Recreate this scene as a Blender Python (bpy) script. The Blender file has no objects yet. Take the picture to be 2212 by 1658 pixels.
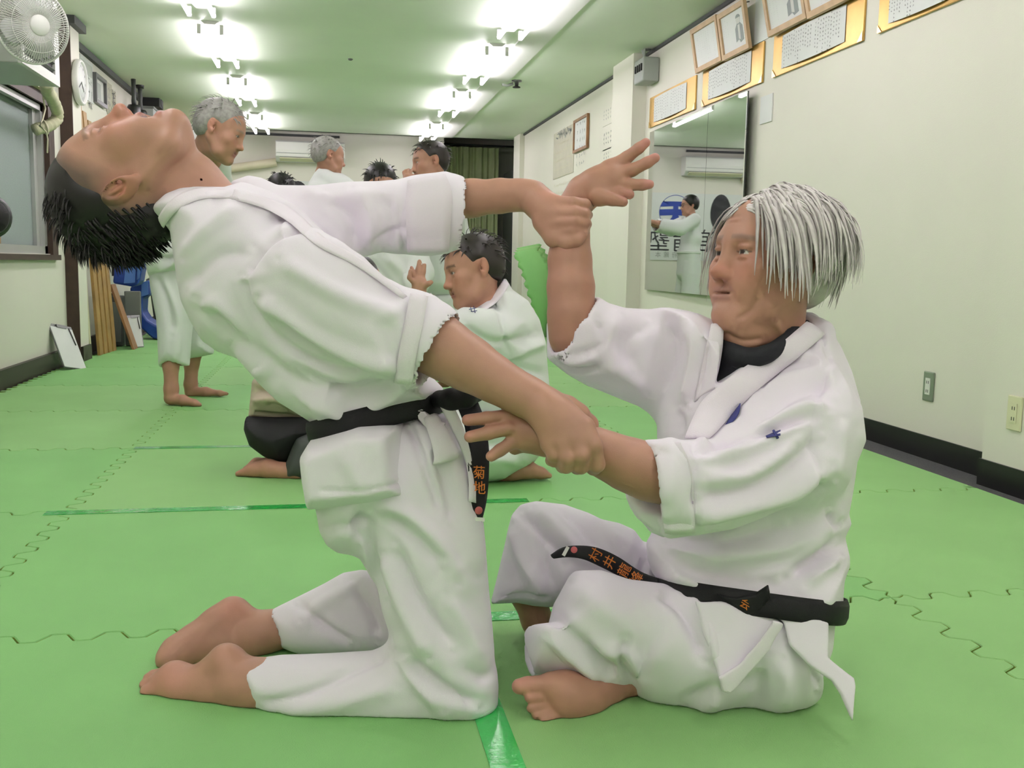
import bpy, bmesh, math, random
import numpy as np
from mathutils import Vector, Matrix
random.seed(7); np.random.seed(7)
SC = bpy.context.scene; COL = SC.collection
# ---------------------------------------------------------------- camera (calibrated from the 1 m mat grid)
W, H = 2212.0, 1658.0
FPX, YAW, PITCH, ROLL, CAMH = 2116.98, 0.186192, -0.120798, 0.0187112, 0.734357
GX, GY = -0.7449, -0.0425            # origin of the mat grid
cy_, sy_, cp_, sp_ = math.cos(YAW), math.sin(YAW), math.cos(PITCH), math.sin(PITCH)
FW = np.array([sy_*cp_, cy_*cp_, sp_]); _r = np.array([cy_, -sy_, 0.0]); _u = np.cross(_r, FW)
RT = math.cos(ROLL)*_r + math.sin(ROLL)*_u; UP = -math.sin(ROLL)*_r + math.cos(ROLL)*_u
EYE = np.array([0, 0, CAMH])
cam = bpy.data.cameras.new('camera'); cam.sensor_width = 36; cam.sensor_fit = 'HORIZONTAL'; cam.lens = FPX*36/W
cam.clip_start = 0.05
camo = bpy.data.objects.new('camera', cam); COL.objects.link(camo)
camo.matrix_world = Matrix([[RT[i], UP[i], -FW[i], EYE[i]] for i in range(3)] + [[0, 0, 0, 1]])
SC.camera = camo
# ---------------------------------------------------------------- world and exposure
wd = bpy.data.worlds.new('world'); SC.world = wd; wd.use_nodes = True
wd.node_tree.nodes['Background'].inputs[0].default_value = (0.75, 0.85, 0.8, 1)
wd.node_tree.nodes['Background'].inputs[1].default_value = 0.15
SC.view_settings.view_transform = 'Standard'; SC.view_settings.look = 'None'
SC.view_settings.gamma = 1.0; SC.view_settings.use_curve_mapping = False
SC.view_settings.exposure = 0.0
TUBE_POWER = 30.0
cy = SC.cycles
cy.max_bounces = 4; cy.diffuse_bounces = 4; cy.glossy_bounces = 3; cy.transmission_bounces = 2; cy.caustics_reflective = False; cy.caustics_refractive = False
cy.use_light_tree = False; cy.use_adaptive_sampling = True; cy.adaptive_threshold = 0.1; cy.adaptive_min_samples = 16; cy.sample_clamp_indirect = 6.0
# ---------------------------------------------------------------- pixel helpers
def ray(px, py): return FW + (px-W/2)/FPX*RT - (py-H/2)/FPX*UP
def PD(px, py, d): return EYE + ray(px, py)*d                      # forward depth d
def HA(px, py, ax, v):
    r = ray(px, py); return EYE + r*((v-EYE[ax])/r[ax])
def HX(px, py, X): return HA(px, py, 0, X)
def HY(px, py, Y): return HA(px, py, 1, Y)
def HZ(px, py, Z): return HA(px, py, 2, Z)
# ---------------------------------------------------------------- materials
MATS = {}
def mat(name, col, rough=0.6, metal=0.0, var=0.0, vscale=8.0, bump=0.0, bscale=60.0, emit=0.0, trans=0.0, spec=0.5, sss=0.0, attr=None, coat=0.0):
    if name in MATS: return MATS[name]
    m = bpy.data.materials.new(name); m.use_nodes = True; nt = m.node_tree; b = nt.nodes['Principled BSDF']
    b.inputs['Base Color'].default_value = (*col, 1); b.inputs['Roughness'].default_value = rough
    b.inputs['Metallic'].default_value = metal; b.inputs['Specular IOR Level'].default_value = spec
    if trans: b.inputs['Transmission Weight'].default_value = trans
    if coat: b.inputs['Coat Weight'].default_value = coat; b.inputs['Coat Roughness'].default_value = 0.08
    if sss:
        b.inputs['Subsurface Weight'].default_value = sss; b.inputs['Subsurface Radius'].default_value = (1, .35, .2); b.inputs['Subsurface Scale'].default_value = 0.008
    if emit:
        b.inputs['Emission Color'].default_value = (*col, 1); b.inputs['Emission Strength'].default_value = emit
    tc = nt.nodes.new('ShaderNodeTexCoord'); src = None
    if attr:
        a = nt.nodes.new('ShaderNodeAttribute'); a.attribute_name = attr; src = a.outputs['Color']
    if var or bump:
        n = nt.nodes.new('ShaderNodeTexNoise'); n.inputs['Scale'].default_value = vscale; n.inputs['Detail'].default_value = 5
        nt.links.new(tc.outputs['Object'], n.inputs['Vector'])
    if var:
        mx = nt.nodes.new('ShaderNodeMix'); mx.data_type = 'RGBA'; mx.blend_type = 'MULTIPLY'; mx.inputs[0].default_value = 1
        rp = nt.nodes.new('ShaderNodeMapRange'); rp.inputs[3].default_value = 1-var; rp.inputs[4].default_value = 1+var
        rp.inputs[1].default_value = .3; rp.inputs[2].default_value = .7
        nt.links.new(n.outputs['Fac'], rp.inputs[0])
        mx.inputs[6].default_value = (*col, 1)
        if src is not None: nt.links.new(src, mx.inputs[6])
        nt.links.new(rp.outputs[0], mx.inputs[7]); src = mx.outputs[2]
    if src is not None: nt.links.new(src, b.inputs['Base Color'])
    if bump:
        n2 = nt.nodes.new('ShaderNodeTexNoise'); n2.inputs['Scale'].default_value = bscale; n2.inputs['Detail'].default_value = 4
        nt.links.new(tc.outputs['Object'], n2.inputs['Vector'])
        bp = nt.nodes.new('ShaderNodeBump'); bp.inputs['Strength'].default_value = bump; bp.inputs['Distance'].default_value = 0.004
        nt.links.new(n2.outputs['Fac'], bp.inputs['Height']); nt.links.new(bp.outputs[0], b.inputs['Normal'])
    MATS[name] = m; return m
M_wall = mat('wall_paper', (.80, .775, .69), .8, bump=.15, bscale=220, var=.015, vscale=2)
M_ceil = mat('ceiling_paint', (.82, .88, .76), .5, var=.03, vscale=1.2)
M_black = mat('black_vinyl', (.012, .012, .012), .35)
M_bbrown = mat('brown_vinyl', (.035, .027, .02), .45)
M_carpet = mat('grey_carpet', (.075, .075, .078), .95, var=.25, vscale=160, bump=.5, bscale=300)
M_mat = mat('green_foam', (.22, .48, .162), .62, var=.05, vscale=3, bump=.25, bscale=420, spec=.35)
M_mat2 = mat('green_foam_pale', (.26, .50, .182), .62, var=.05, vscale=3, bump=.25, bscale=420, spec=.35)
M_matside = mat('foam_edge', (.30, .42, .08), .8)
M_tape = mat('green_tape', (.03, .46, .08), .14, bump=.5, bscale=45, coat=.5)
M_post = mat('brown_wood_post', (.052, .028, .018), .5, var=.15, vscale=20)
M_white = mat('white_plastic', (.78, .78, .74), .4)
M_cream = mat('cream_plastic', (.74, .72, .50), .4)
M_greyp = mat('grey_plastic', (.36, .38, .36), .5)
M_grey2 = mat('grey_green_plate', (.20, .24, .18), .4)
M_alum = mat('aluminium', (.62, .62, .60), .4, metal=.7)
M_dark = mat('dark_gap', (.02, .02, .02), .6)
M_tube = mat('lit_tube', (1.0, 0.905, 1.0), .4, emit=TUBE_POWER)
M_gold = mat('gold_card', (.58, .36, .10), .32, metal=.55, var=.18, vscale=6)
M_goldp = mat('gold_corner', (.80, .58, .22), .25, metal=.6)
M_paper = mat('white_paper', (.76, .77, .76), .7, var=.02)
M_ink = mat('black_ink', (.03, .03, .035), .7)
M_inkgrey = mat('faded_ink', (.36, .38, .36), .8)
M_inkblue = mat('blue_print', (.02, .055, .34), .6)
M_pine = mat('pale_wood', (.56, .38, .22), .5, var=.12, vscale=14)
M_board = mat('tan_wood', (.36, .21, .07), .5, var=.2, vscale=9)
M_brownb = mat('brown_wood', (.28, .14, .06), .5, var=.2, vscale=9)
M_blue = mat('blue_vinyl', (.012, .045, .27), .38)
M_blue2 = mat('light_blue_vinyl', (.07, .16, .44), .4)
M_greydk = mat('dark_grey_case', (.055, .06, .057), .55)
M_greymd = mat('mid_grey_case', (.16, .17, .16), .55)
M_glass = mat('frosted_glass', (.28, .33, .32), .55, var=.06, vscale=120, bump=.3, bscale=300)
M_curtain = mat('olive_curtain', (.60, .66, .38), .85, var=.08, vscale=4)
M_hose = mat('beige_hose', (.55, .54, .36), .7, var=.12, vscale=14)
M_beige = mat('beige_cover', (.66, .61, .44), .6)
M_poster = mat('aged_poster', (.58, .55, .45), .7, var=.05)
M_photo = mat('grey_photo', (.22, .25, .24), .5)
M_face = mat('pale_print', (.62, .62, .59), .6)
M_mirror = mat('mirror_silver', (.88, .93, .89), .015, metal=1.0)
M_steel = mat('dark_steel', (.18, .18, .18), .35, metal=.8)
M_banner = mat('white_banner', (.74, .76, .74), .75)
M_clearfan = mat('fan_grey', (.55, .57, .54), .35)
# ---------------------------------------------------------------- mesh builders
class MB:
    def __init__(s): s.v = []; s.f = []; s.m = []; s.sm = []
    def add(s, vs, fs, mi=0, smooth=False):
        o = len(s.v); s.v += [tuple(map(float, p)) for p in vs]
        for f in fs: s.f.append([i+o for i in f]); s.m.append(mi); s.sm.append(smooth)
        return s
    def box(s, lo, hi, mi=0):
        x0, y0, z0 = lo; x1, y1, z1 = hi
        return s.add([(x0,y0,z0),(x1,y0,z0),(x1,y1,z0),(x0,y1,z0),(x0,y0,z1),(x1,y0,z1),(x1,y1,z1),(x0,y1,z1)],
                     [(0,3,2,1),(4,5,6,7),(0,1,5,4),(1,2,6,5),(2,3,7,6),(3,0,4,7)], mi)
    def obox(s, c, ax, ay, az, mi=0):      # oriented box, half-axis vectors
        c, ax, ay, az = map(np.array, (c, ax, ay, az)); vs = []
        for k in (-1, 1):
            for a, b in ((-1,-1),(1,-1),(1,1),(-1,1)): vs.append(c+a*ax+b*ay+k*az)
        return s.add(vs, [(0,3,2,1),(4,5,6,7),(0,1,5,4),(1,2,6,5),(2,3,7,6),(3,0,4,7)], mi)
    def prism(s, loop, d, mi=0, smooth=False):
        n = len(loop); d = np.array(d); L = [np.array(p, float) for p in loop]
        vs = L + [p+d for p in L]
        fs = [tuple(range(n-1, -1, -1)), tuple(range(n, 2*n))] + [(i, (i+1) % n, (i+1) % n+n, i+n) for i in range(n)]
        return s.add(vs, fs, mi, smooth)
    def tube(s, pts, r, n=8, mi=0, caps=True):
        P = [np.array(p, float) for p in pts]; rs = r if hasattr(r, '__len__') else [r]*len(P); rings = []
        t0 = P[1]-P[0]; a = np.array([0, 0, 1.0]) if abs(t0[2]) < .9*np.linalg.norm(t0) else np.array([1.0, 0, 0])
        nrm = np.cross(t0, a); nrm /= np.linalg.norm(nrm)
        for i, p in enumerate(P):
            t = P[min(i+1, len(P)-1)]-P[max(i-1, 0)]; t = t/np.linalg.norm(t)
            nrm = nrm-t*(nrm@t); nrm /= np.linalg.norm(nrm); b = np.cross(t, nrm)
            rings += [p+rs[i]*(math.cos(q)*nrm+math.sin(q)*b) for q in np.linspace(0, 2*math.pi, n, endpoint=False)]
        fs = [(i*n+j, i*n+(j+1) % n, (i+1)*n+(j+1) % n, (i+1)*n+j) for i in range(len(P)-1) for j in range(n)]
        if caps: fs += [tuple(range(n-1, -1, -1)), tuple(range((len(P)-1)*n, len(P)*n))]
        return s.add(rings, fs, mi, True)
    def lathe(s, prof, c, ax, n=32, mi=0, smooth=True):   # prof: (radius, along axis)
        ax = np.array(ax, float); ax /= np.linalg.norm(ax); a = np.array([0, 0, 1.0]) if abs(ax[2]) < .9 else np.array([1.0, 0, 0])
        u = np.cross(a, ax); u /= np.linalg.norm(u); v = np.cross(ax, u); c = np.array(c, float); vs = []
        for r, h in prof: vs += [c+ax*h+r*(math.cos(q)*u+math.sin(q)*v) for q in np.linspace(0, 2*math.pi, n, endpoint=False)]
        fs = [(i*n+j, i*n+(j+1) % n, (i+1)*n+(j+1) % n, (i+1)*n+j) for i in range(len(prof)-1) for j in range(n)]
        fs += [tuple(range(n-1, -1, -1)), tuple(range((len(prof)-1)*n, len(prof)*n))]
        return s.add(vs, fs, mi, smooth)
    def torus(s, c, ax, R, r, n=40, k=8, mi=0):
        ax = np.array(ax, float); ax /= np.linalg.norm(ax); a = np.array([0, 0, 1.0]) if abs(ax[2]) < .9 else np.array([1.0, 0, 0])
        u = np.cross(a, ax); u /= np.linalg.norm(u); v = np.cross(ax, u); c = np.array(c, float); vs = []
        for q in np.linspace(0, 2*math.pi, n, endpoint=False):
            e = math.cos(q)*u+math.sin(q)*v
            vs += [c+e*(R+r*math.cos(w))+ax*r*math.sin(w) for w in np.linspace(0, 2*math.pi, k, endpoint=False)]
        fs = [(i*k+j, ((i+1) % n)*k+j, ((i+1) % n)*k+(j+1) % k, i*k+(j+1) % k) for i in range(n) for j in range(k)]
        return s.add(vs, fs, mi, True)
    def build(s, name, mats, parent=None, bevel=0.0, segs=2):
        me = bpy.data.meshes.new(name); me.from_pydata(s.v, [], s.f)
        for m in (mats if isinstance(mats, (list, tuple)) else [mats]): me.materials.append(m)
        me.polygons.foreach_set('material_index', s.m); me.polygons.foreach_set('use_smooth', s.sm)
        bm = bmesh.new(); bm.from_mesh(me); bmesh.ops.recalc_face_normals(bm, faces=bm.faces)
        if bevel:
            es = [e for e in bm.edges if len(e.link_faces) == 2 and e.calc_face_angle(0) > .6]
            bmesh.ops.bevel(bm, geom=es, offset=bevel, segments=segs, affect='EDGES', profile=.5)
        bm.to_mesh(me); bm.free()
        return link(name, me, parent)
def link(name, me, parent=None):
    o = bpy.data.objects.new(name, me); COL.objects.link(o)
    if parent is not None: setpar(o, parent)
    return o
def setpar(o, p):
    o.parent = p; o.matrix_parent_inverse = Matrix.Translation(-Vector(p.location)) if p.location.length else Matrix()
def empty(name, loc=(0, 0, 0)):
    o = bpy.data.objects.new(name, None); COL.objects.link(o); o.location = Vector([float(c) for c in loc]); o.empty_display_size = .05
    return o
def tag(o, label, cat, group=None):
    o['label'] = label; o['category'] = cat
    if group: o['group'] = group
    return o
def struct(o): o['kind'] = 'structure'; return o
def bx(name, lo, hi, m, parent=None, bevel=0.0): return MB().box(lo, hi).build(name, m, parent, bevel)
def text_mesh(body, size, font_extrude=0.0):
    c = bpy.data.curves.new('lettering', 'FONT'); c.body = body; c.size = size; c.align_x = 'CENTER'; c.align_y = 'CENTER'; c.extrude = font_extrude
    o = bpy.data.objects.new('lettering', c); COL.objects.link(o); bpy.context.view_layer.update()
    m = bpy.data.meshes.new_from_object(o.evaluated_get(bpy.context.evaluated_depsgraph_get()))
    bpy.data.objects.remove(o); bpy.data.curves.remove(c); return m
def text_obj(name, body, size, org, xa, ya, m, parent, extrude=0.0004):
    me = text_mesh(body, size, extrude); xa = np.array(xa, float); ya = np.array(ya, float); za = np.cross(xa, ya)
    co = np.array([v.co for v in me.vertices])
    P = np.array(org)[None]+co[:, :1]*xa+co[:, 1:2]*ya+co[:, 2:3]*za
    me.vertices.foreach_set('co', P.astype(np.float32).ravel()); me.materials.clear(); me.materials.append(m); me.update()
    return link(name, me, parent)
def glyphs(name, org, xa, ya, cols, rowsz, size, m, parent, rng, off=0.0006, dens=1.0, wgt=.09):
    """brush-written columns too small to read: every mark is a few strokes; cols = list of (u, v_top, count)"""
    org, xa, ya = map(np.array, (org, xa, ya)); za = np.cross(xa, ya); mb = MB()
    for u, v, n in cols:
        for k in range(n):
            if rng.random() > dens: continue
            cu, cv = u+rng.uniform(-.08, .08)*size, v-k*rowsz
            for q in range(rng.randint(3, 5)):
                a = rng.choice([0, 0, math.pi/2, math.pi/2, .8, -.8])+rng.uniform(-.25, .25); L = size*rng.uniform(.22, .5); w = size*wgt*rng.uniform(.6, 1.3)
                c = org+xa*(cu+rng.uniform(-.25, .25)*size)+ya*(cv+rng.uniform(-.3, .3)*size)+za*off
                d = math.cos(a)*xa+math.sin(a)*ya; e = -math.sin(a)*xa+math.cos(a)*ya
                mb.add([c-d*L-e*w*.4, c+d*L-e*w, c+d*L+e*w*.6, c-d*L+e*w], [(0, 1, 2, 3)])
    o = mb.build(name, m, parent); o['kind'] = 'stuff'; return o
def smooth_line(L, sub=5):
    L = [np.array(p, float) for p in L]
    if len(L) < 3: return L
    out = []
    for i in range(len(L)-1):
        p0, p1, p2, p3 = L[max(i-1, 0)], L[i], L[i+1], L[min(i+2, len(L)-1)]
        for t in np.linspace(0, 1, sub, endpoint=False): out.append(.5*((2*p1)+(-p0+p2)*t+(2*p0-5*p1+4*p2-p3)*t*t+(-p0+3*p1-3*p2+p3)*t**3))
    return out+[L[-1]]
# ================================================================= THE ROOM
CZ, FZ, YB, YF = 2.35, -0.02, 13.2, -2.6
XR, XRN, XL, XLF = 2.40, 2.31, -1.80, -1.88
floor = struct(bx('floor', (-2.1, YF, FZ-.1), (3.4, 16.0, FZ), M_carpet))
struct(bx('ceiling', (-2.1, YF, CZ), (3.4, YB-.3, CZ+.1), M_ceil))
# left wall with window hole (window z .745-1.72, far edge y ~6.85)
WY1 = HX(110, 400, XL)[1]; WZ0 = .75; WZ1 = 1.70; WY0 = 3.0
YP0 = HX(150, 60, XL+.08)[1]; YP1 = YP0+.25
w = MB().box((XL-.15, YF, FZ), (XL, WY0, CZ)).box((XL-.15, WY0, FZ), (XL, WY1, WZ0)).box((XL-.15, WY0, WZ1), (XL, WY1, CZ)).box((XL-.15, WY1, FZ), (XL, YP1, CZ)).box((XLF-.15, YP1, FZ), (XLF, YB, CZ))
struct(w.build('wall_left', M_wall))
w = MB().box((XR, 3.1, FZ), (XR+.15, 12.6, CZ)).box((XRN, YF, FZ), (XRN+.24, 3.1, CZ))
struct(w.build('wall_right', M_wall))
w = MB().box((-2.1, YB, FZ), (1.51, YB+.15, CZ+.3))
struct(w.build('wall_back', M_wall))
struct(bx('wall_front', (-2.1, YF-.15, FZ), (3.4, YF, CZ), M_wall))
# alcove behind the back right corner
struct(bx('wall_alcove', (1.3, 14.9, FZ), (3.4, 15.05, 2.75), M_wall)); struct(bx('ceiling_alcove', (1.3, YB-.3, 2.62), (3.4, 15.05, 2.72), M_greymd))
struct(bx('wall_alcove_side', (3.2, 12.6, FZ), (3.35, 15, 2.75), M_wall)); struct(bx('trim_1', (-2.1, YB-.36, CZ), (3.4, YB-.3, 2.72), M_greymd))
struct(bx('wall_alcove_left', (1.36, YB+.15, FZ), (1.51, 14.9, 2.75), M_wall))
# pilasters
struct(MB().box((XL-.1, YP0, FZ), (XL+.08, YP1, CZ)).build('wall_pilaster_left', M_wall))
struct(bx('trim_2', (XL-.05, YP0-.012, FZ), (XL+.083, YP0, CZ-.05), M_post))
struct(bx('trim_3', (XL+.03, YP0-.05, CZ-.055), (XL+.125, YP1+.03, CZ), M_greydk))
yq = HX(1393, 300, XR)[1]
struct(bx('wall_pilaster_right', (XR-.11, yq, FZ), (XR+.05, yq+.55, CZ), M_wall))
struct(bx('wall_pilaster_end', (XR-.06, 12.2, FZ), (XR+.15, 12.6, CZ), M_wall))
# ceiling edge trims, baseboards
struct(bx('trim_4', (XLF, YP1, CZ-.05), (XLF+.035, YB, CZ), M_greydk)); struct(bx('trim_5', (XR-.018, 3.1, CZ-.022), (XR, 12.2, CZ), M_greydk))
struct(bx('trim_6', (-1.9, YB-.02, CZ-.03), (.15, YB, CZ), M_greydk))
struct(bx('baseboard_left', (XL, YF, FZ), (XL+.03, YP0, .105), M_bbrown)); struct(bx('baseboard_pilaster', (XL+.083, YP0, FZ), (XL+.1, YP1, .105), M_bbrown))
struct(bx('baseboard_left_far', (XLF, YP1, FZ), (XLF+.025, YB, .105), M_bbrown))
struct(bx('baseboard_right', (XR-.008, 3.1, FZ), (XR, 12.2, .075), M_black)); struct(bx('baseboard_right_near', (XRN-.008, YF, FZ), (XRN, 3.1, .075), M_black))
struct(bx('baseboard_step', (XRN-.008, 3.1, FZ), (XR, 3.108, .075), M_black)); struct(bx('baseboard_back', (-1.88, YB-.01, FZ), (1.5, YB, .09), M_bbrown))
# ----------------------------------------------------------------- jigsaw mats
NT = 10; AMP = .019; GAP = .0019
def wv(t): return AMP*min(1, max(0, (min(t, 1-t)-.022)/.02))*math.tanh(2.6*math.sin(2*math.pi*NT*t))/math.tanh(2.6)
def mat_mesh(left, right, x0=0.0, x1=1.0):
    N = 100; ts = np.linspace(0, 1, N, endpoint=False); out = []
    for t in ts: out.append((x0+t*(x1-x0), wv(x0+t*(x1-x0))))
    for t in ts: out.append(((1+wv(t)) if right else x1, t))
    for t in ts: out.append((x1-t*(x1-x0), 1+wv(x1-t*(x1-x0))))
    for t in ts: out.append((wv(1-t) if left else x0, 1-t))
    L = np.array(out); keep = [0]
    for i in range(1, len(L)):
        if np.hypot(*(L[i]-L[keep[-1]])) > 1e-4: keep.append(i)
    L = L[keep]; T = np.roll(L, -1, 0)-np.roll(L, 1, 0); T /= np.linalg.norm(T, axis=1)[:, None]+1e-9; Nn = np.stack([-T[:, 1], T[:, 0]], 1)
    for cx in (x0, x1):
        for cyy in (0, 1): Nn[np.hypot(L[:, 0]-cx, L[:, 1]-cyy) < .003] *= .35
    a = L+Nn*(GAP+.0018); b = L+Nn*GAP; n = len(L); I = .045
    c = np.stack([np.clip(L[:, 0], x0+I, x1-I), np.clip(L[:, 1], I, 1-I)], 1)
    vs = [(x, y, 0) for x, y in a]+[(x, y, -.002) for x, y in b]+[(x, y, FZ) for x, y in b]+[(x, y, 0) for x, y in c]+[(x0+I, I, 0), (x1-I, I, 0), (x1-I, 1-I, 0), (x0+I, 1-I, 0)]
    fs = [(4*n, 4*n+1, 4*n+2, 4*n+3)]+[(i, (i+1) % n, (i+1) % n+3*n, i+3*n) for i in range(n)]; mi = [0]*(n+1)
    for k in (0, 1):
        for i in range(n): fs.append((k*n+(i+1) % n, k*n+i, (k+1)*n+i, (k+1)*n+(i+1) % n)); mi.append(k)
    me = bpy.data.meshes.new('foam_mat'); me.from_pydata(vs, [], fs); me.materials.append(M_mat); me.materials.append(M_matside)
    me.polygons.foreach_set('material_index', mi); me.update(); return me
mm_mid = mat_mesh(True, True); mm_r = mat_mesh(True, False, 0, .945); mm_l = mat_mesh(True, True); mm_lc = mat_mesh(False, True, .2, 1.0)
pale = {}
def pale_of(me):
    if me not in pale:
        p = me.copy(); p.materials[0] = M_mat2; pale[me] = p
    return pale[me]
for j in range(-2, 13):
    for i in range(-1, 3):
        me = mm_r if i == 2 else (mm_lc if (i == -1 and j < 5) else mm_mid)
        if random.random() < .4: me = pale_of(me)
        o = link('foam_mat', me, floor); o.location = (GX+i, GY+j, 0); o.matrix_parent_inverse = Matrix()
# green tape over some seams
def tape(pts, wd_, lab):
    mb = MB(); P = [np.array(p, float) for p in pts]; d = P[-1]-P[0]; d /= np.linalg.norm(d); s = np.cross([0, 0, 1], d)*wd_/2
    n = len(P); vs = []
    for p in P: vs += [p-s, p+s, p+s+[0, 0, .0009], p-s+[0, 0, .0009]]
    fs = [(4*i+a, 4*i+b, 4*i+4+b, 4*i+4+a) for i in range(n-1) for a, b in ((0, 1), (1, 2), (2, 3), (3, 0))]+[(0, 3, 2, 1), (4*n-4, 4*n-3, 4*n-2, 4*n-1)]
    return tag(mb.add(vs, fs).build('green_tape', M_tape), lab, 'tape', 'tape strips on the mat seams')
def line(a, b, n, jit=.002, z=.0004):
    a, b = np.array(a), np.array(b); return [np.array([*(a+(b-a)*t), z+random.uniform(0, jit)*.2]) for t in np.linspace(0, 1, n)]
tape(line((GX+1.002, GY+.55), (GX+1.002, GY+1.95), 12), .052, 'glossy green tape strip running between the kneeling and the seated man')
tape(line((GX+.93, GY+2.0), (GX+1.45, GY+2.0), 12), .05, 'glossy green tape strip on the seam behind the seated man\'s far foot')
tape(line((GX-.06, GY+2.995), (GX+1.36, GY+3.0), 14), .045, 'long green tape strip just behind the kneeling man\'s hips')
tape(line((GX+.0, GY+4.0), (GX+.95, GY+4.0), 10), .045, 'green tape strip beside the person in beige shirt and shorts')
# ----------------------------------------------------------------- window_1
win = struct(empty('window_1', (XL, WY1, WZ0)))
mbf = MB()
for lo, hi in (((XL-.06, WY1-.075, WZ0-.01), (XL+.018, WY1+.055, WZ1+.07)), ((XL-.06, WY0, WZ1), (XL+.018, WY1+.055, WZ1+.07)), ((XL-.06, WY0, WZ0-.04), (XL+.035, WY1+.055, WZ0-.005))): mbf.box(lo, hi)
mbf.build('window_frame', M_post, win)
bx('head_casing', (XL, WY0, WZ1+.07), (XL+.05, WY1+.055, WZ1+.1), M_beige, win)
sash = MB().box((XL-.05, WY1-.13, WZ0), (XL-.015, WY1-.075, WZ1)).box((XL-.05, WY0, WZ1-.04), (XL-.015, WY1-.075, WZ1)).box((XL-.05, WY0, WZ0), (XL-.015, WY1-.075, WZ0+.05)).box((XL-.07, WY1-.20, WZ0+.05), (XL-.045, WY1-.13, WZ1-.04))
sash.build('sash', M_alum, win)
bx('glass_pane', (XL-.075, WY0, WZ0+.02), (XL-.068, WY1-.15, WZ1-.02), M_glass, win)
struct(bx('wall_window_back', (XL-.2, WY0, WZ0-.1), (XL-.155, WY1+.1, WZ1+.1), M_greydk))
# ================================================================= LAMPS
def lamp(x, y, lab, grp, wide=0.0):
    t = tag(empty('fluorescent_lamp', (x, y, CZ)), lab, 'ceiling lamp', grp)
    hb = MB()
    hb.prism([(x-.06, y-.64, CZ), (x+.06, y-.64, CZ), (x+.035, y-.64, CZ-.022), (x-.035, y-.64, CZ-.022)], (0, 1.28, 0))
    hb.build('housing', M_white, t)
    for s in (-1, 1):
        tb = MB().tube([(x+s*.075, y-.6, CZ-.07), (x+s*.075, y+.6, CZ-.07)], .0155, 6, 0, False).build('tube', M_tube, t)
        for e in (-1, 1): bx('lamp_holder', (x+s*.075-.012, y+e*.615-.014, CZ-.082), (x+s*.075+.012, y+e*.615+.014, CZ-.02), M_white, t)
    return t
for k, y in enumerate((-1.95, .1, 2.1, 4.1, 6.25, 8.0, 9.95, 12.15)):
    lamp(1.23, y, 'twin-tube ceiling lamp beside the long white strip, row nearer the mirror wall', 'lamps in the row nearer the mirror wall', .24)
for k, y in enumerate((-1.95, .1, 2.1, 4.1, 6.15, 7.85, 9.85, 12.05)):
    lamp(-.79, y, 'twin-tube ceiling lamp in the row nearer the window wall', 'lamps in the row nearer the window wall')
struct(bx('trim_8', (1.36, YF, CZ-.012), (1.57, YB-.4, CZ), M_white))
# small ceiling bits
p = HZ(1085, 172, CZ); p[0] = 1.64
t = tag(empty('sprinkler_head', (p[0], p[1], CZ)), 'small dark metal sprinkler head on the green ceiling', 'sprinkler')
MB().lathe([(.045, 0), (.045, -.01), (.02, -.014), (.016, -.05)], (p[0], p[1], CZ), (0, 0, 1), 16).build('collar', M_steel, t)
MB().tube([(p[0]-.03, p[1], CZ-.03), (p[0]-.09, p[1], CZ-.05), (p[0]-.13, p[1]-.02, CZ-.045)], .012, 8).build('arm', M_greyp, t)
MB().lathe([(.02, -.05), (.035, -.056), (.035, -.062), (.004, -.066)], (p[0], p[1], CZ), (0, 0, 1), 16).build('deflector', M_dark, t)
p = HZ(757, 127, CZ)
tag(MB().lathe([(.02, 0), (.02, -.006), (.012, -.012), (.003, -.013)], (p[0], p[1], CZ), (0, 0, 1), 16).build('ceiling_hook_plate', M_steel), 'tiny dark round plate alone on the green ceiling', 'ceiling plate')
p = HZ(404, 268, CZ); p = np.array([-1.25, 12.2, CZ]) if p[1] > 13 else p
t = tag(empty('dome_camera', tuple(p)), 'small white dome security camera hanging under the green ceiling', 'camera')
MB().lathe([(.06, 0), (.062, -.05), (.06, -.07)], p, (0, 0, 1), 20).build('camera_base', M_white, t)
MB().lathe([(.055, -.07), (.05, -.1), (.03, -.12), (.004, -.126)], p, (0, 0, 1), 20).build('camera_dome', M_dark, t)
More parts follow.
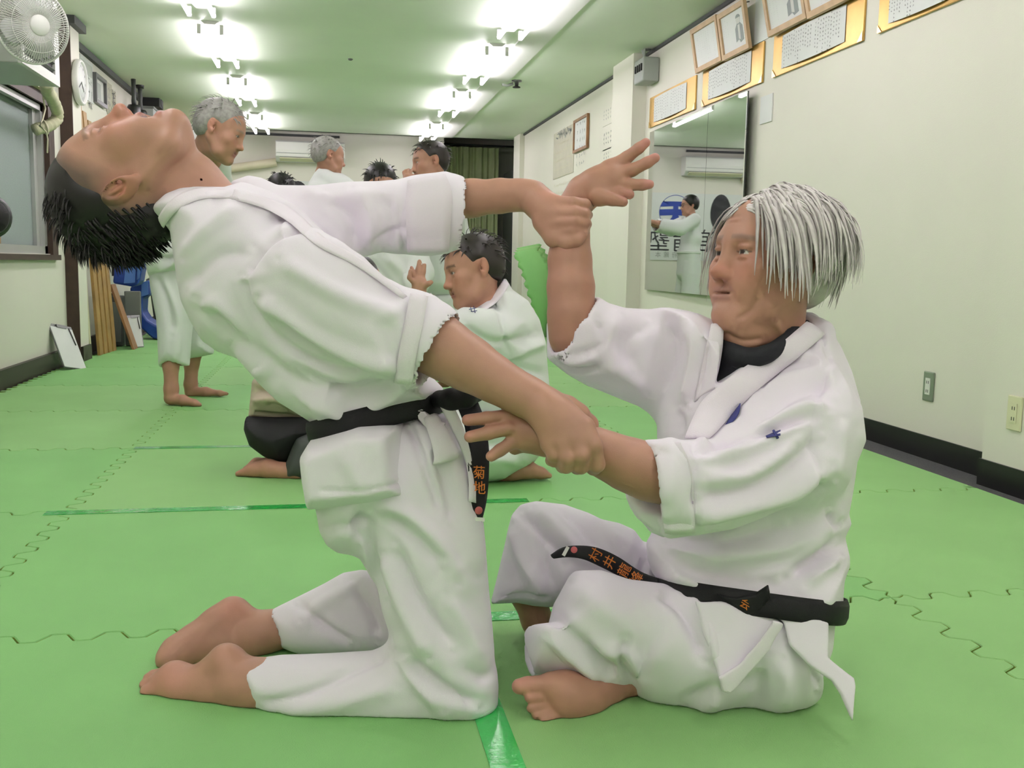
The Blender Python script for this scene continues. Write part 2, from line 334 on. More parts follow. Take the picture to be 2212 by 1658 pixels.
# ================================================================= MIRROR WALL
def rect_on(px, X):       # pixel quad TL,TR,BR,BL on the plane x = X -> (y_far, y_near, z0, z1)
    P = [HX(a, b, X) for a, b in px]
    return (P[0][1]+P[3][1])/2, (P[1][1]+P[2][1])/2, (P[2][2]+P[3][2])/2, (P[0][2]+P[1][2])/2
YA = np.array([0, -1.0, 0]); ZA = np.array([0, 0, 1.0])       # on the right wall the reading direction runs toward the camera
rng = random.Random(3)
def gold(px, lab, ncols):
    yf, yn, z0, z1 = rect_on(px, XR-.01); L = yf-yn; Hh = z1-z0
    t = tag(empty('gold_framed_calligraphy', (XR, yf, z0)), lab, 'framed calligraphy', 'gold-mounted calligraphy above the mirror')
    bx('gold_mount', (XR-.012, yn, z0), (XR-.001, yf, z1), M_gold, t, .002)
    y0, y1, a0, a1 = yn+.17*L, yf-.12*L, z0+.13*Hh, z1-.09*Hh
    # a slightly bowed sheet
    mb = MB(); n = 8; vs = []
    for i in range(n+1):
        q = i/n; b = .012*math.sin(math.pi*q)
        vs += [(XR-.015-b, y1+(y0-y1)*q, a0-.01*math.sin(math.pi*q)), (XR-.015-b, y1+(y0-y1)*q, a1)]
    mb.add(vs, [(2*i, 2*i+1, 2*i+3, 2*i+2) for i in range(n)]); sh = mb.build('paper_sheet', M_paper, t)
    sz = Hh*.075; cols = []
    for c in range(ncols):
        u = (y1-y0)*(.05+.9*c/(ncols-1)); gap = .53 < c/(ncols-1) < .60
        if gap: continue
        cols.append((u, (a1-a0)*(.86 if c % 5 else .93), rng.choice([5, 6, 6, 7, 9])))
    glyphs('brush_writing', (XR-.0285, y1, a0), YA, ZA, cols, sz*1.18, sz*.62, M_ink, t, rng)
    for (yy, zz) in ((yn, z0), (yf, z0)):
        s = 1 if yy == yn else -1; MB().prism([(XR-.0135, yy, zz), (XR-.0135, yy+s*.1*L*.5, zz), (XR-.0135, yy, zz+.2*Hh)], (-.002, 0, 0)).build('mount_corner', M_goldp, t)
gold([(1403, 210), (1503, 165), (1502, 238), (1404, 274)], 'short gold-mounted calligraphy panel above the mirror, next to the grey metal box', 17)
gold([(1518, 153), (1648, 92), (1649, 178), (1518, 229)], 'gold-mounted calligraphy panel above the near end of the mirror, under two pale wooden frames', 22)
gold([(1672, 76), (1868, -14), (1866, 88), (1670, 167)], 'long gold-mounted calligraphy panel under the frame with the cut-off portrait', 24)
gold([(1899, -18), (2130, -128), (2130, -24), (1899, 72)], 'gold-mounted calligraphy panel alone on bare wall, farthest from the mirror', 24)
def cert(px, lab, photo, tilt=.05):
    yf, yn, z0, z1 = rect_on(px, XR-.03); t = tag(empty('certificate_frame', (XR-.03, yf, z0)), lab, 'picture frame', 'pale wooden frames above the calligraphy'); fw = .028
    def X(z): return XR-.03-tilt*(z-z0)/(z1-z0)
    def slab(name, y0, y1, a0, a1, th, m, off=0):
        MB().prism([(X(a0)-off, y0, a0), (X(a0)-off, y1, a0), (X(a1)-off, y1, a1), (X(a1)-off, y0, a1)], (-th, 0, 0)).build(name, m, t)
    for y0, y1, a0, a1 in ((yn, yf, z0, z0+fw), (yn, yf, z1-fw, z1), (yn, yn+fw, z0+fw, z1-fw), (yf-fw, yf, z0+fw, z1-fw)): slab('frame_rail', y0, y1, a0, a1, .022, M_pine)
    slab('sheet', yn+fw, yf-fw, z0+fw, z1-fw, .004, M_paper, .006)
    L, Hh = yf-yn, z1-z0; org = np.array([X((z0+z1)/2)-.0125, yf, z0]); ya = np.array([-tilt/Hh, 0, 1]); ya /= np.linalg.norm(ya); org = np.array([X(z0)-.0105, yf, z0])
    if photo:
        c = org+YA*L*photo[0]+ya*Hh*.45
        MB().prism([c+YA*L*a+ya*Hh*b for a, b in ((-.13, -.2), (-.02, -.16), (.02, -.24), (.14, -.2), (.14, .1), (.06, .18), (-.04, .18), (-.12, .08))], (-.0008, 0, 0)).build('printed_coat', M_photo, t)
        MB().prism([c+YA*L*a+ya*Hh*b for a, b in ((-.03, -.15), (.04, -.18), (.05, .14), (-.02, .14))], (-.0012, 0, 0)).build('printed_shirt', M_face, t)
        MB().prism([c+YA*L*(.01+.075*math.cos(q))+ya*Hh*(.25+.09*math.sin(q)) for q in np.linspace(0, 6.28, 14, endpoint=False)], (-.0012, 0, 0)).build('printed_head', M_face, t)
        MB().prism([c+YA*L*(.01+.08*math.cos(q))+ya*Hh*(.29+.07*math.sin(q)) for q in np.linspace(0, 3.14, 9)], (-.0014, 0, 0)).build('printed_hair', M_photo, t)
    cols = [(L*u, Hh*.86, rng.choice([9, 12, 14])) for u in ((.2, .28, .36, .44, .52, .6, .78) if not photo else (.14, .22, .3, .86))]
    glyphs('fine_print', org, YA, ya, cols, Hh*.05, Hh*.02, M_inkgrey, t, rng, dens=.8)
    MB().tube([(X(z1)-.01, yn+.3*L, z1), (XR-.01, yn+.3*L, z1+.02)], .004, 6).build('hanger', M_steel, t)
cert([(1510, 65), (1567, 38), (1567, 130), (1511, 158)], 'pale wooden frame holding a printed sheet of fine vertical text, hung by the ceiling', None)
cert([(1569, 35), (1627, 3), (1628, 100), (1570, 133)], 'pale wooden frame with a grey printed portrait in a dark jacket', (.68,))
cert([(1669, -12), (1752, -52), (1752, 38), (1669, 80)], 'pale wooden frame with a grey printed portrait, cut by the picture top', (.68,))
cert([(1755, -54), (1872, -108), (1872, -12), (1755, 35)], 'pale wooden frame with a blank-looking sheet beside the cut-off portrait frame', None)
yf, yn, z0, z1 = rect_on([(1632, 20), (1668, 2), (1668, 78), (1632, 98)], XR)
t = tag(bx('clear_sheet', (XR-.006, yn, z0), (XR-.001, yf, z1+.1), M_paper), 'plain white sheet on the wall between two pairs of wooden frames', 'paper')
yf, yn, z0, z1 = rect_on([(1645, 212), (1671, 200), (1669, 260), (1644, 270)], XR)
tag(bx('paper_note', (XR-.007, yn, z0), (XR-.001, yf, z1), M_paper), 'blank white paper note on the wall just beside the mirror', 'paper')
# mirror, two panes, hung a little off parallel
yf, yn, z0, z1 = rect_on([(1405, 284), (1626, 199), (1608, 640), (1392, 628)], XR-.02)
ys = HX(1534, 350, XR-.02)[1]
mir = tag(empty('wall_mirror', (XR-.012, yf, z0)), 'large two-pane frameless wall mirror behind the white-haired man', 'mirror')
MIRROR_TURN = math.radians(1.15)
def mx(y): return XR-.016-(yf-y)*math.tan(MIRROR_TURN)
for a, b in ((yf, ys+.002), (ys-.002, yn)):
    MB().prism([(mx(a), a, z0), (mx(b), b, z0), (mx(b), b, z1), (mx(a), a, z1)], (-.006, 0, 0)).build('mirror_pane', M_mirror, mir)
MB().prism([(mx(yf)+.001, yf, z0), (mx(yn)+.001, yn, z0), (mx(yn)+.001, yn, z1), (mx(yf)+.001, yf, z1)], (.006, 0, 0)).build('backing_board', M_greydk, mir)
# grey switch box at the pilaster
yb = yq-.06; q0 = HX(1400, 122, XR-.06); q1 = HX(1400, 185, XR-.06)
t = tag(empty('switch_box', (XR, yb, q1[2])), 'grey metal switch box at the ceiling beside the pilaster', 'electrical box')
bx('box_body', (XR-.13, yb-.24, q1[2]+.02), (XR-.002, yb-.02, q0[2]-.02), M_greyp, t, .012)
for k in range(4): bx('toggle', (XR-.14, yb-.22+.045*k, (q0[2]+q1[2])/2-.01), (XR-.13, yb-.20+.045*k, (q0[2]+q1[2])/2+.04), M_dark, t)
for k in range(3): MB().tube([(XR-.05-.02*k, yb-.05-.05*k, q0[2]-.02), (XR-.09, yb-.08-.03*k, q0[2]+.05), (XR-.03, yb-.1, CZ-.005)], .008, 6).build('cable', M_greyp, t)
# outlets
def plate(pc, X, hh, wd_, m, m2, lab, dark):
    c = HX(*pc, X); t = tag(empty('wall_socket', tuple(c)), lab, 'socket')
    bx('cover_plate', (X-.008, c[1]-wd_, c[2]-hh), (X, c[1]+wd_, c[2]+hh), m, t, .004)
    bx('socket_insert', (X-.0105, c[1]-wd_*.45, c[2]-hh*.56), (X-.007, c[1]+wd_*.45, c[2]+hh*.56), m2, t)
    for dz in (-.32, .28):
        for dy in (-.16, .16): bx('slot', (X-.011, c[1]+wd_*dy-.0016, c[2]+hh*dz-.006), (X-.0104, c[1]+wd_*dy+.0016, c[2]+hh*dz+.006), M_dark, t)
plate((2008, 834), XR, .060, .035, M_grey2, M_white, 'grey-framed wall socket with a white insert above the black skirting', 0)
plate((2194, 892), XRN, .060, .036, M_cream, M_cream, 'cream wall socket on the protruding wall section', 0)
# far wall papers
X2 = XR
yf, yn, z0, z1 = rect_on([(1197, 289), (1240, 268), (1241, 371), (1196, 388)], X2)
t = tag(empty('aged_poster', (X2, yf, z0)), 'beige aged poster on the far wall under a small frame', 'poster')
bx('poster_sheet', (X2-.006, yn, z0), (X2-.001, yf, z1), M_poster, t)
glyphs('poster_print', (X2-.0065, yf, z0), YA, ZA, [((yf-yn)*u, (z1-z0)*.9, 1) for u in np.linspace(.2, .85, 10)], .1, .09, M_inkgrey, t, rng)
glyphs('poster_lines', (X2-.0065, yf, z0), YA, ZA, [((yf-yn)*u, (z1-z0)*.72, 9) for u in np.linspace(.1, .9, 14)], .085, .03, M_beige, t, rng)
yf, yn, z0, z1 = rect_on([(1239, 259), (1270, 247), (1268, 321), (1239, 329)], X2-.02)
t = tag(empty('small_picture_frame', (X2, yf, z0)), 'small brown picture frame overlapping the beige poster', 'picture frame'); fw = .025
for y0, y1, a0, a1 in ((yn, yf, z0, z0+fw), (yn, yf, z1-fw, z1), (yn, yn+fw, z0+fw, z1-fw), (yf-fw, yf, z0+fw, z1-fw)): bx('frame_rail', (X2-.028, y0, a0), (X2-.004, y1, a1), M_brownb, t)
bx('frame_sheet', (X2-.014, yn+fw, z0+fw), (X2-.004, yf-fw, z1-fw), M_paper, t)
glyphs('frame_writing', (X2-.0145, yf, z0), YA, ZA, [((yf-yn)*u, (z1-z0)*.82, 6) for u in (.25, .45, .62, .75)], .075, .04, M_inkgrey, t, rng)
for k, (ya_, yb_) in enumerate(((228, 256), (278, 310), (322, 350))):
    yf, yn, z0, z1 = rect_on([(1303, ya_+10), (1344, ya_-6), (1344, yb_-6), (1303, yb_+8)], X2)
    t = tag(empty('wall_notice', (X2, yf, z0)), ['uppermost', 'middle', 'lowest'][k]+' of three white notices with faint grey writing near the pilaster', 'notice', 'white notices by the pilaster')
    bx('notice_sheet', (X2-.004, yn, z0-.03), (X2-.001, yf, z1+.03), M_wall, t)
    glyphs('notice_writing', (X2-.0045, yf, z0), YA, ZA, [((yf-yn)*u, (z1-z0)*.9, 3) for u in np.linspace(.08, .92, 8)], (z1-z0)/3.2, (z1-z0)/5, M_inkgrey, t, rng, wgt=.16)
# spare mats, curved against the wall
def spare(dy, dx, dt, lab, m):
    Lp = smooth_line([(1110, 545), (1120, 577), (1130, 612), (1140, 650), (1155, 690), (1166, 722), (1170, 752)], 6); Rp = smooth_line([(1158, 537), (1170, 556), (1178, 580), (1184, 622), (1183, 660), (1178, 700), (1176, 752)], 6); n = len(Lp); vs = []
    for i in range(n):
        a = HY(Lp[i][0]+dx, Lp[i][1]+dt*(1-i/n), 10.15+dy); b = HY(Rp[i][0]+dx, Rp[i][1]+dt*(1-i/n), 10.15+dy)
        if i == n-1: a[2] = b[2] = .0
        for j in range(9):
            q = j/8; P = a*(1-q)+b*q; P[1] -= .05*math.sin(math.pi*q)+.16*math.sin(math.pi*i/n); P[0] += (.016*math.tanh(3*math.sin(i*1.9)) if j in (0, 8) else 0); vs.append(P)
    o = MB().add(vs, [(i*9+j, i*9+j+1, (i+1)*9+j+1, (i+1)*9+j) for i in range(n-1) for j in range(8)], 0, True).build('spare_foam_mat', [m, M_matside])
    s_ = o.modifiers.new('s', 'SOLIDIFY'); s_.thickness = .024; s_.material_offset_rim = 1; s_.offset = 0
    return tag(o, lab, 'foam mat', 'spare mats leaning by the far wall')
spare(0, 0, 0, 'curved green spare foam mat leaning by the far wall, outermost of the bundle', M_mat)
spare(.09, 3, -5, 'curved green spare foam mat in the middle of the leaning bundle', M_mat2)
spare(.18, 6, -9, 'curved green spare foam mat at the back of the leaning bundle, against the wall', M_mat)
# ================================================================= BACK WALL
yb_ = YB-.005
def acunit(x0, x1, z0, z1, y, lab):
    t = tag(empty('air_conditioner', ((x0+x1)/2, y, z0)), lab, 'air conditioner')
    prof = [(0, z0), (-.12, z0), (-.2, z0+.06), (-.215, z0+.14), (-.2, z1-.02), (-.17, z1), (0, z1)]
    MB().prism([(x0, y+a, b) for a, b in prof], (x1-x0, 0, 0)).build('ac_body', M_white, t, .008)
    bx('air_slot', (x0+.05, y-.186, z0+.03), (x1-.05, y-.15, z0+.048), M_greydk, t)
    MB().obox(((x0+x1)/2, y-.17, z0+.022), ((x1-x0)/2-.05, 0, 0), (0, .035, -.016), (0, .002, .004)).build('louver', M_cream, t)
    bx('front_panel_line', (x0+.01, y-.2165, z0+.098), (x1-.01, y-.21, z0+.103), M_greyp, t)
    return t
pA = HY(595, 305, YB-.2); pB = HY(745, 352, YB-.2)
acunit(pA[0], pB[0], pB[2], pA[2]+.02, YB-.002, 'white wall air conditioner high on the back wall')
# pipe cover running left from the unit
pc = [HY(a, b, YB-.06) for a, b in ((410, 372), (480, 366), (540, 358), (597, 350))]
tag(MB().tube(pc, .055, 10).build('pipe_cover', M_beige), 'beige pipe cover running along the back wall to the air conditioner', 'pipe')
# banner (seen in the mirror)
t = tag(empty('wall_banner', (.4, YB, 1.05)), 'white cloth banner with a blue round emblem and black writing on the back wall', 'banner')
BX0, BX1, BZ0, BZ1 = -1.05, .85, .84, 1.76
bx('banner_cloth', (BX0, YB-.012, BZ0), (BX1, YB-.004, BZ1), M_banner, t)
LC = np.array([.27, YB-.013, 1.50]); RR = .235
def disc_poly(fn): return [LC+np.array([u*RR, 0, v*RR]) for u, v in fn]
mb = MB(); n = 48
ring = [(math.cos(q), math.sin(q)) for q in np.linspace(0, 2*math.pi, n, endpoint=False)]
vs = [LC+np.array([u*RR, 0, v*RR]) for u, v in ring]+[LC+np.array([u*RR*.965, 0, v*RR*.965]) for u, v in ring]
MB().add(vs, [(i, (i+1) % n, (i+1) % n+n, i+n) for i in range(n)]).build('emblem_ring', M_inkblue, t)
def arc(a0, a1, r=1.0, k=8): return [(r*math.cos(math.radians(a)), r*math.sin(math.radians(a))) for a in np.linspace(a0, a1, k)]
# the sign 天 drawn with curved bars that meet the ring
MB().prism(disc_poly(arc(140, 163, 1, 5)[::-1]+[(-.3, .62), (.3, .62)]+arc(17+20, 17, 1, 5)[0:1]+arc(40, 17, 1, 5)+[(.16, .34), (.16, .18)]+arc(8, -13, 1, 5)+[(.18, -.18), (.22, -.3), (.45, -.58)]+arc(-32, -58, 1, 6)+[(.2, -.72), (0, -.5), (-.2, -.72)]+arc(-122, -148, 1, 6)+[(-.45, -.58), (-.22, -.3), (-.18, -.18)]+arc(193, 172, 1, 5)+[(-.16, .18), (-.16, .34)]), (0, -.001, 0)).build('emblem_sign', M_inkblue, t)
XB = np.array([1.0, 0, 0])
text_obj('black_lettering', '塾', .34, (.50, YB-.0135, 1.09), XB, ZA, M_ink, t)
for k, ch in enumerate('備館'): text_obj('black_lettering', ch, .34, (.50-.36*(k+1), YB-.0135, 1.09), XB, ZA, M_ink, t)
for k, ch in enumerate('大阪府館本'): text_obj('small_lettering', ch, .085, (.02+.12*k, YB-.0135, .91), XB, ZA, M_inkgrey, t)
MB().prism([np.array([-.38+.3*math.cos(q)*.5, YB-.0135, 1.50+.26*math.sin(q)]) for q in np.linspace(0, 6.28, 24, endpoint=False)], (0, -.001, 0)).build('dark_round_sign', M_ink, t)
# curtain in the alcove
mb = MB(); n = 90; cx0, cx1 = 1.53, 2.42; vs = []
for i in range(n+1):
    q = i/n; x = cx0+(cx1-cx0)*q; yy = 14.25+.035*math.sin(q*60)+.02*math.sin(q*23+1)
    for z in (.02, .8, 1.6, 2.4): vs.append((x, yy+.01*math.sin(q*90+z), z))
mb.add(vs, [(4*i+j, 4*i+j+1, 4*i+5+j, 4*i+4+j) for i in range(n) for j in range(3)], 0, True)
t = tag(empty('curtain', (2.0, 14.25, 0)), 'olive green floor-length curtain closing the alcove at the back', 'curtain')
mb.build('curtain_cloth', M_curtain, t); MB().tube([(1.5, 14.25, 2.43), (3.2, 14.25, 2.43)], .014, 8).build('curtain_rod', M_dark, t)
t = tag(empty('dark_cabinet', (2.65, 13.9, 0)), 'tall dark cabinet standing at the side of the alcove', 'cabinet')
bx('cabinet_body', (2.46, 13.3, FZ), (2.95, 14.0, 2.02), M_greydk, t, .01); bx('cabinet_door', (2.48, 13.285, .95), (2.93, 13.3, 1.98), M_dark, t, .004); bx('cabinet_door', (2.48, 13.285, .05), (2.93, 13.3, .92), M_greymd, t, .004)
bx('cabinet_handle', (2.5, 13.265, 1.0), (2.52, 13.285, 1.15), M_alum, t)
# ================================================================= WINDOW WALL
# air conditioner box over the window
zc = 1.86; xf = -1.46
A = HX(48, 134, xf); B = HX(130, 190, xf); zc = (A[2]+B[2])/2; ya, yb2 = A[1], B[1]; ztop = CZ-.08
t = tag(empty('window_air_conditioner', (XL, ya, zc)), 'boxy grey-white air conditioner mounted above the window', 'air conditioner')
MB().box((XL, ya, zc), (xf-.02, yb2, ztop)).build('ac_case', M_clearfan, t, .006)
fr = MB()
for lo, hi in (((xf-.02, ya, zc), (xf, yb2, zc+.05)), ((xf-.02, ya, zc+.05), (xf, ya+.05, ztop)), ((xf-.02, yb2-.09, zc+.05), (xf, yb2, ztop)), ((xf-.02, ya+.05, ztop-.05), (xf, yb2-.09, ztop)), ((xf-.02, ya+.05, zc+.2), (xf, yb2-.09, zc+.215))): fr.box(lo, hi)
fr.build('front_frame', M_white, t)
bx('intake_panel', (xf-.02, ya+.05, zc+.215), (xf-.008, yb2-.09, ztop-.05), M_greyp, t)
bx('outlet_void', (xf-.019, ya+.05, zc+.05), (xf-.015, yb2-.09, zc+.2), M_dark, t)
for k in range(4): MB().obox((xf-.012, (ya+.05+yb2-.09)/2, zc+.07+.036*k), (.012, 0, .006), (0, (yb2-ya-.14)/2, 0), (-.0006, 0, .0012)).build('louver', M_greymd, t)
# drain hose
hp = [HX(a, b, x) for a, b, x in ((100, 178, -1.58), (101, 194, -1.6), (108, 206, -1.63), (117, 222, -1.66), (124, 240, -1.68), (124, 256, -1.69), (112, 268, -1.71), (97, 275, -1.74), (84, 277, -1.77), (75, 281, -1.79))]
t = tag(empty('drain_hose', tuple(hp[-1])), 'beige insulated drain hose curving from the window air conditioner', 'hose')
# corrugated: radii wobble
fine = []; 
for i in range(len(hp)-1):
    for s in np.linspace(0, 1, 6, endpoint=False): fine.append(hp[i]*(1-s)+hp[i+1]*s)
fine.append(hp[-1]); MB().tube(fine, [.036+.0025*math.sin(i*2.1) for i in range(len(fine))], 14).build('hose_tube', M_hose, t)
MB().torus(hp[7], hp[8]-hp[7], .042, .006, 20, 6).build('clamp', M_beige, t)
cp = [HX(a, b, -1.66) for a, b in ((91, 185), (94, 215), (98, 235), (92, 258), (86, 272), (100, 285), (103, 300), (102, 330))]
MB().tube(cp, .005, 6).build('cord', M_beige, t)
# wall fan
FC = HX(70, 55, -1.30); ax = np.array([.62, -.74, -.12]); ax /= np.linalg.norm(ax)
fd = (FC-EYE)@FW; RF = 78*fd/FPX
t = tag(empty('wall_fan', tuple(FC)), 'white wall-mounted fan with a wire cage in front of the air conditioner', 'fan')
uu = np.cross([0, 0, 1], ax); uu /= np.linalg.norm(uu); vv = np.cross(ax, uu)
MB().torus(FC, ax, RF, .007, 48, 8).build('cage_rim', M_white, t)
for nm, sgn in (('front_cage', 1), ('rear_cage', -1)):
    mb = MB()
    for q in np.linspace(0, 2*math.pi, 84, endpoint=False):
        e = math.cos(q)*uu+math.sin(q)*vv
        mb.tube([FC+e*RF*.27+ax*.07*sgn, FC+e*RF*.65+ax*.062*sgn, FC+e*RF*.93+ax*.035*sgn, FC+e*RF], .0017, 4)
    for rr in (.45, .72): mb.torus(FC+ax*.064*sgn*(1 if rr < .6 else .9), ax, RF*rr, .0016, 48, 4)
    mb.build(nm, M_white, t)
MB().lathe([(.002, .078), (RF*.25, .078), (RF*.28, .07), (RF*.28, .06)], FC, ax, 32).build('cage_badge', M_white, t)
for k in range(4):
    q0 = k*math.pi/2+.4; pts = []; mb = MB(); n = 9; vs = []
    for i in range(n+1):
        s = i/n; r0 = RF*(.18+.68*s); wdt = (.32+.5*math.sin(math.pi*min(1, s*1.05))**.8)
        for j in range(5):
            q = q0+(j/4-.5)*wdt*1.5; vs.append(FC+r0*(math.cos(q)*uu+math.sin(q)*vv)+ax*(.018*(j/4-.5)*2))
    mb.add(vs, [(5*i+j, 5*i+j+1, 5*i+6+j, 5*i+5+j) for i in range(n) for j in range(4)], 0, True).build('fan_blade', M_clearfan, t)
MB().lathe([(.03, .05), (.045, .02), (.05, -.06), (.075, -.08), (.085, -.2), (.06, -.24), (.01, -.25)], FC, ax, 28).build('motor', M_white, t)
wp = np.array([XL, FC[1]-.12, FC[2]+.06])
MB().tube([FC-ax*.2, FC-ax*.24+[0, 0, -.05], wp+[.12, 0, -.06], wp], [.03, .03, .03, .04], 12).build('bracket_arm', M_white, t)
MB().box(wp-[0, .07, .12], wp+[.03, .07, .12]).build('wall_plate', M_white, t, .008)
# clock on the pilaster
XP = XL+.085
c = HX(172, 178, XP+.02); t = tag(empty('wall_clock', tuple(c)), 'round white wall clock on the pilaster by the window', 'clock')
rc = .155
MB().lathe([(rc*.92, 0), (rc, .012), (rc, .035), (rc*.94, .045), (rc*.86, .043), (rc*.85, .03), (.002, .03)], (XP, c[1], c[2]), (1, 0, 0), 48).build('clock_case', M_white, t)
MB().lathe([(rc*.84, .030), (rc*.84, .0315), (.002, .0315)], (XP, c[1], c[2]), (1, 0, 0), 40).build('dial', M_paper, t)
for k in range(12):
    q = k*math.pi/6; cc = np.array([XP+.0322, c[1]+rc*.72*math.sin(q), c[2]+rc*.72*math.cos(q)]); MB().obox(cc, (.0006, 0, 0), (0, .004, 0), (0, 0, .008)).build('hour_mark', M_greyp, t)
for q, L in ((2.3, .55), (4.2, .8)): MB().obox(np.array([XP+.034, c[1]+rc*L*.45*math.sin(q), c[2]+rc*L*.45*math.cos(q)]), (.0008, 0, 0), np.array([0, math.cos(q), -math.sin(q)])*.004, np.array([0, math.sin(q), math.cos(q)])*rc*L*.5).build('clock_hand', M_greydk, t)
# pictures on the far window wall
YAl = np.array([0, 1.0, 0])
def lrect(x0, y0, x1, y1, X):     # near-left px, far-right px at mid heights
    a = HX(x0, y0, X); b = HX(x1, y1, X); return a, b
yA = YP1+.03
def on_left(px0, px1, pyt, pyb, X=XLF):
    a = HX(px0, pyt, X); b = HX(px0, pyb, X); c2 = HX(px1, pyt, X); return max(a[1], YP1+.02), c2[1], b[2], a[2]
y0, y1, z0, z1 = on_left(171, 198, 115, 205); 
t = tag(empty('wall_chart', (XLF, y0, z0)), 'pale wall chart with a grey upper half behind the clock', 'poster')
bx('chart_sheet', (XLF+.001, y0, z0), (XLF+.006, y1, z1), M_paper, t); bx('chart_photo', (XLF+.006, y0+.03, z0+(z1-z0)*.62), (XLF+.007, y1-.03, z1-.03), M_clearfan, t)
glyphs('chart_figures', (XLF+.0062, y0, z0), YAl, ZA, [((y1-y0)*u, (z1-z0)*.5, 3) for u in (.3, .6, .8)], .09, .07, M_inkgrey, t, rng, off=0)
y0, y1, z0, z1 = on_left(198, 221, 155, 218)
t = tag(empty('dark_picture_frame', (XLF, y0, z0)), 'dark-framed grey picture on the window wall beyond the clock', 'picture frame'); fw = .03
for a, b, e, g in ((y0, y1, z0, z0+fw), (y0, y1, z1-fw, z1), (y0, y0+fw, z0+fw, z1-fw), (y1-fw, y1, z0+fw, z1-fw)): bx('frame_rail', (XLF+.002, a, e), (XLF+.035, b, g), M_steel, t)
bx('picture_sheet', (XLF+.002, y0+fw, z0+fw), (XLF+.012, y1-fw, z1-fw), M_face, t); bx('picture_figure', (XLF+.012, y0+(y1-y0)*.35, z0+fw+.02), (XLF+.013, y0+(y1-y0)*.65, z0+(z1-z0)*.75), M_greyp, t)
y0, y1, z0, z1 = on_left(222, 239, 170, 247)
t = tag(empty('pennant', (XLF, y0, z0)), 'pointed pale pennant with small writing on the window wall', 'pennant')
MB().prism([(XLF+.002, y0, z1), (XLF+.002, y0, z0+.15), (XLF+.002, (y0+y1)/2, z0), (XLF+.002, y1, z0+.15), (XLF+.002, y1, z1)], (.006, 0, 0)).build('pennant_cloth', M_poster, t)
glyphs('pennant_writing', (XLF+.0085, y0, z0), YAl, ZA, [((y1-y0)*u, (z1-z0)*.8, 7) for u in (.3, .5, .7)], .06, .05, M_steel, t, rng, off=0)
y0, y1, z0, z1 = on_left(238, 247, 192, 262)
t = tag(empty('notice_board', (XLF, y0, z0)), 'narrow board of small notices beyond the pennant', 'notice board')
bx('board', (XLF+.002, y0, z0), (XLF+.012, y1, z1), M_poster, t); glyphs('board_writing', (XLF+.0125, y0, z0), YAl, ZA, [((y1-y0)*u, (z1-z0)*.92, 8) for u in (.25, .5, .75)], (z1-z0)/9, .05, M_ink, t, rng, off=0)
# shelf with dark training weapons
ysh = HX(246, 240, XLF)[1]; zsh = HX(246, 242, XLF)[2]
struct(bx('trim_7', (XLF, ysh, zsh-.05), (XLF+.26, ysh+3.2, zsh-.025), M_pine))
def weapon(yy, hh, lab):
    t = tag(empty('black_dumbbell', (XLF+.14, yy, zsh-.025)), lab, 'dumbbell', 'black dumbbells standing on the high shelf')
    c = (XLF+.14, yy, zsh-.025)
    MB().lathe([(.055, 0), (.06, .02), (.06, .1), (.05, .12)], c, (0, 0, 1), 16).build('lower_weight', M_black, t)
    MB().lathe([(.02, .12), (.022, .16), (.018, .2), (.022, .24), (.018, .28), (.022, hh-.06)], c, (0, 0, 1), 14).build('grip', M_greydk, t)
    MB().lathe([(.035, hh-.06), (.038, hh-.03), (.035, hh), (.01, hh+.005)], c, (0, 0, 1), 14).build('knob', M_black, t)
weapon(ysh+.18, .42, 'tall black dumbbell standing on the high shelf next to the notice board'); weapon(ysh+.5, .38, 'slightly shorter black dumbbell standing on the high shelf')
t = tag(empty('grey_shelf_box', (XLF+.13, ysh+.85, zsh-.025)), 'small grey box on the high shelf beside the dumbbells', 'box')
bx('box_body', (XLF+.04, ysh+.72, zsh-.025), (XLF+.22, ysh+1.15, zsh+.15), M_greyp, t, .005); bx('box_lid', (XLF+.035, ysh+.715, zsh+.15), (XLF+.225, ysh+1.155, zsh+.17), M_greymd, t)
for k in range(5):
    o = MB().lathe([(.03, 0), (.03, .02), (.008, .03), (.008, .08), (.025, .1), (.03, .15), (.004, .16)], (XLF+.13, ysh+1.35+.28*k, zsh-.025), (0, 0, 1), 12).build('small_trophy', M_steel)
    tag(o, 'small dark trophy cup standing along the high shelf', 'trophy', 'trophies on the high shelf')
c = HX(328, 248, XLF+.12); c[1] += .1; c[2] = max(c[2], zsh+.3)
t = tag(empty('small_speaker', tuple(c)), 'small black loudspeaker under the ceiling at the far end of the window wall', 'speaker')
bx('speaker_body', (XLF, c[1]-.12, c[2]-.06), (XLF+.2, c[1]+.12, c[2]+.07), M_dark, t, .008); MB().lathe([(.045, 0), (.04, .006), (.01, .002)], (XLF+.2, c[1], c[2]), (1, 0, 0), 18).build('speaker_cone', M_greydk, t)
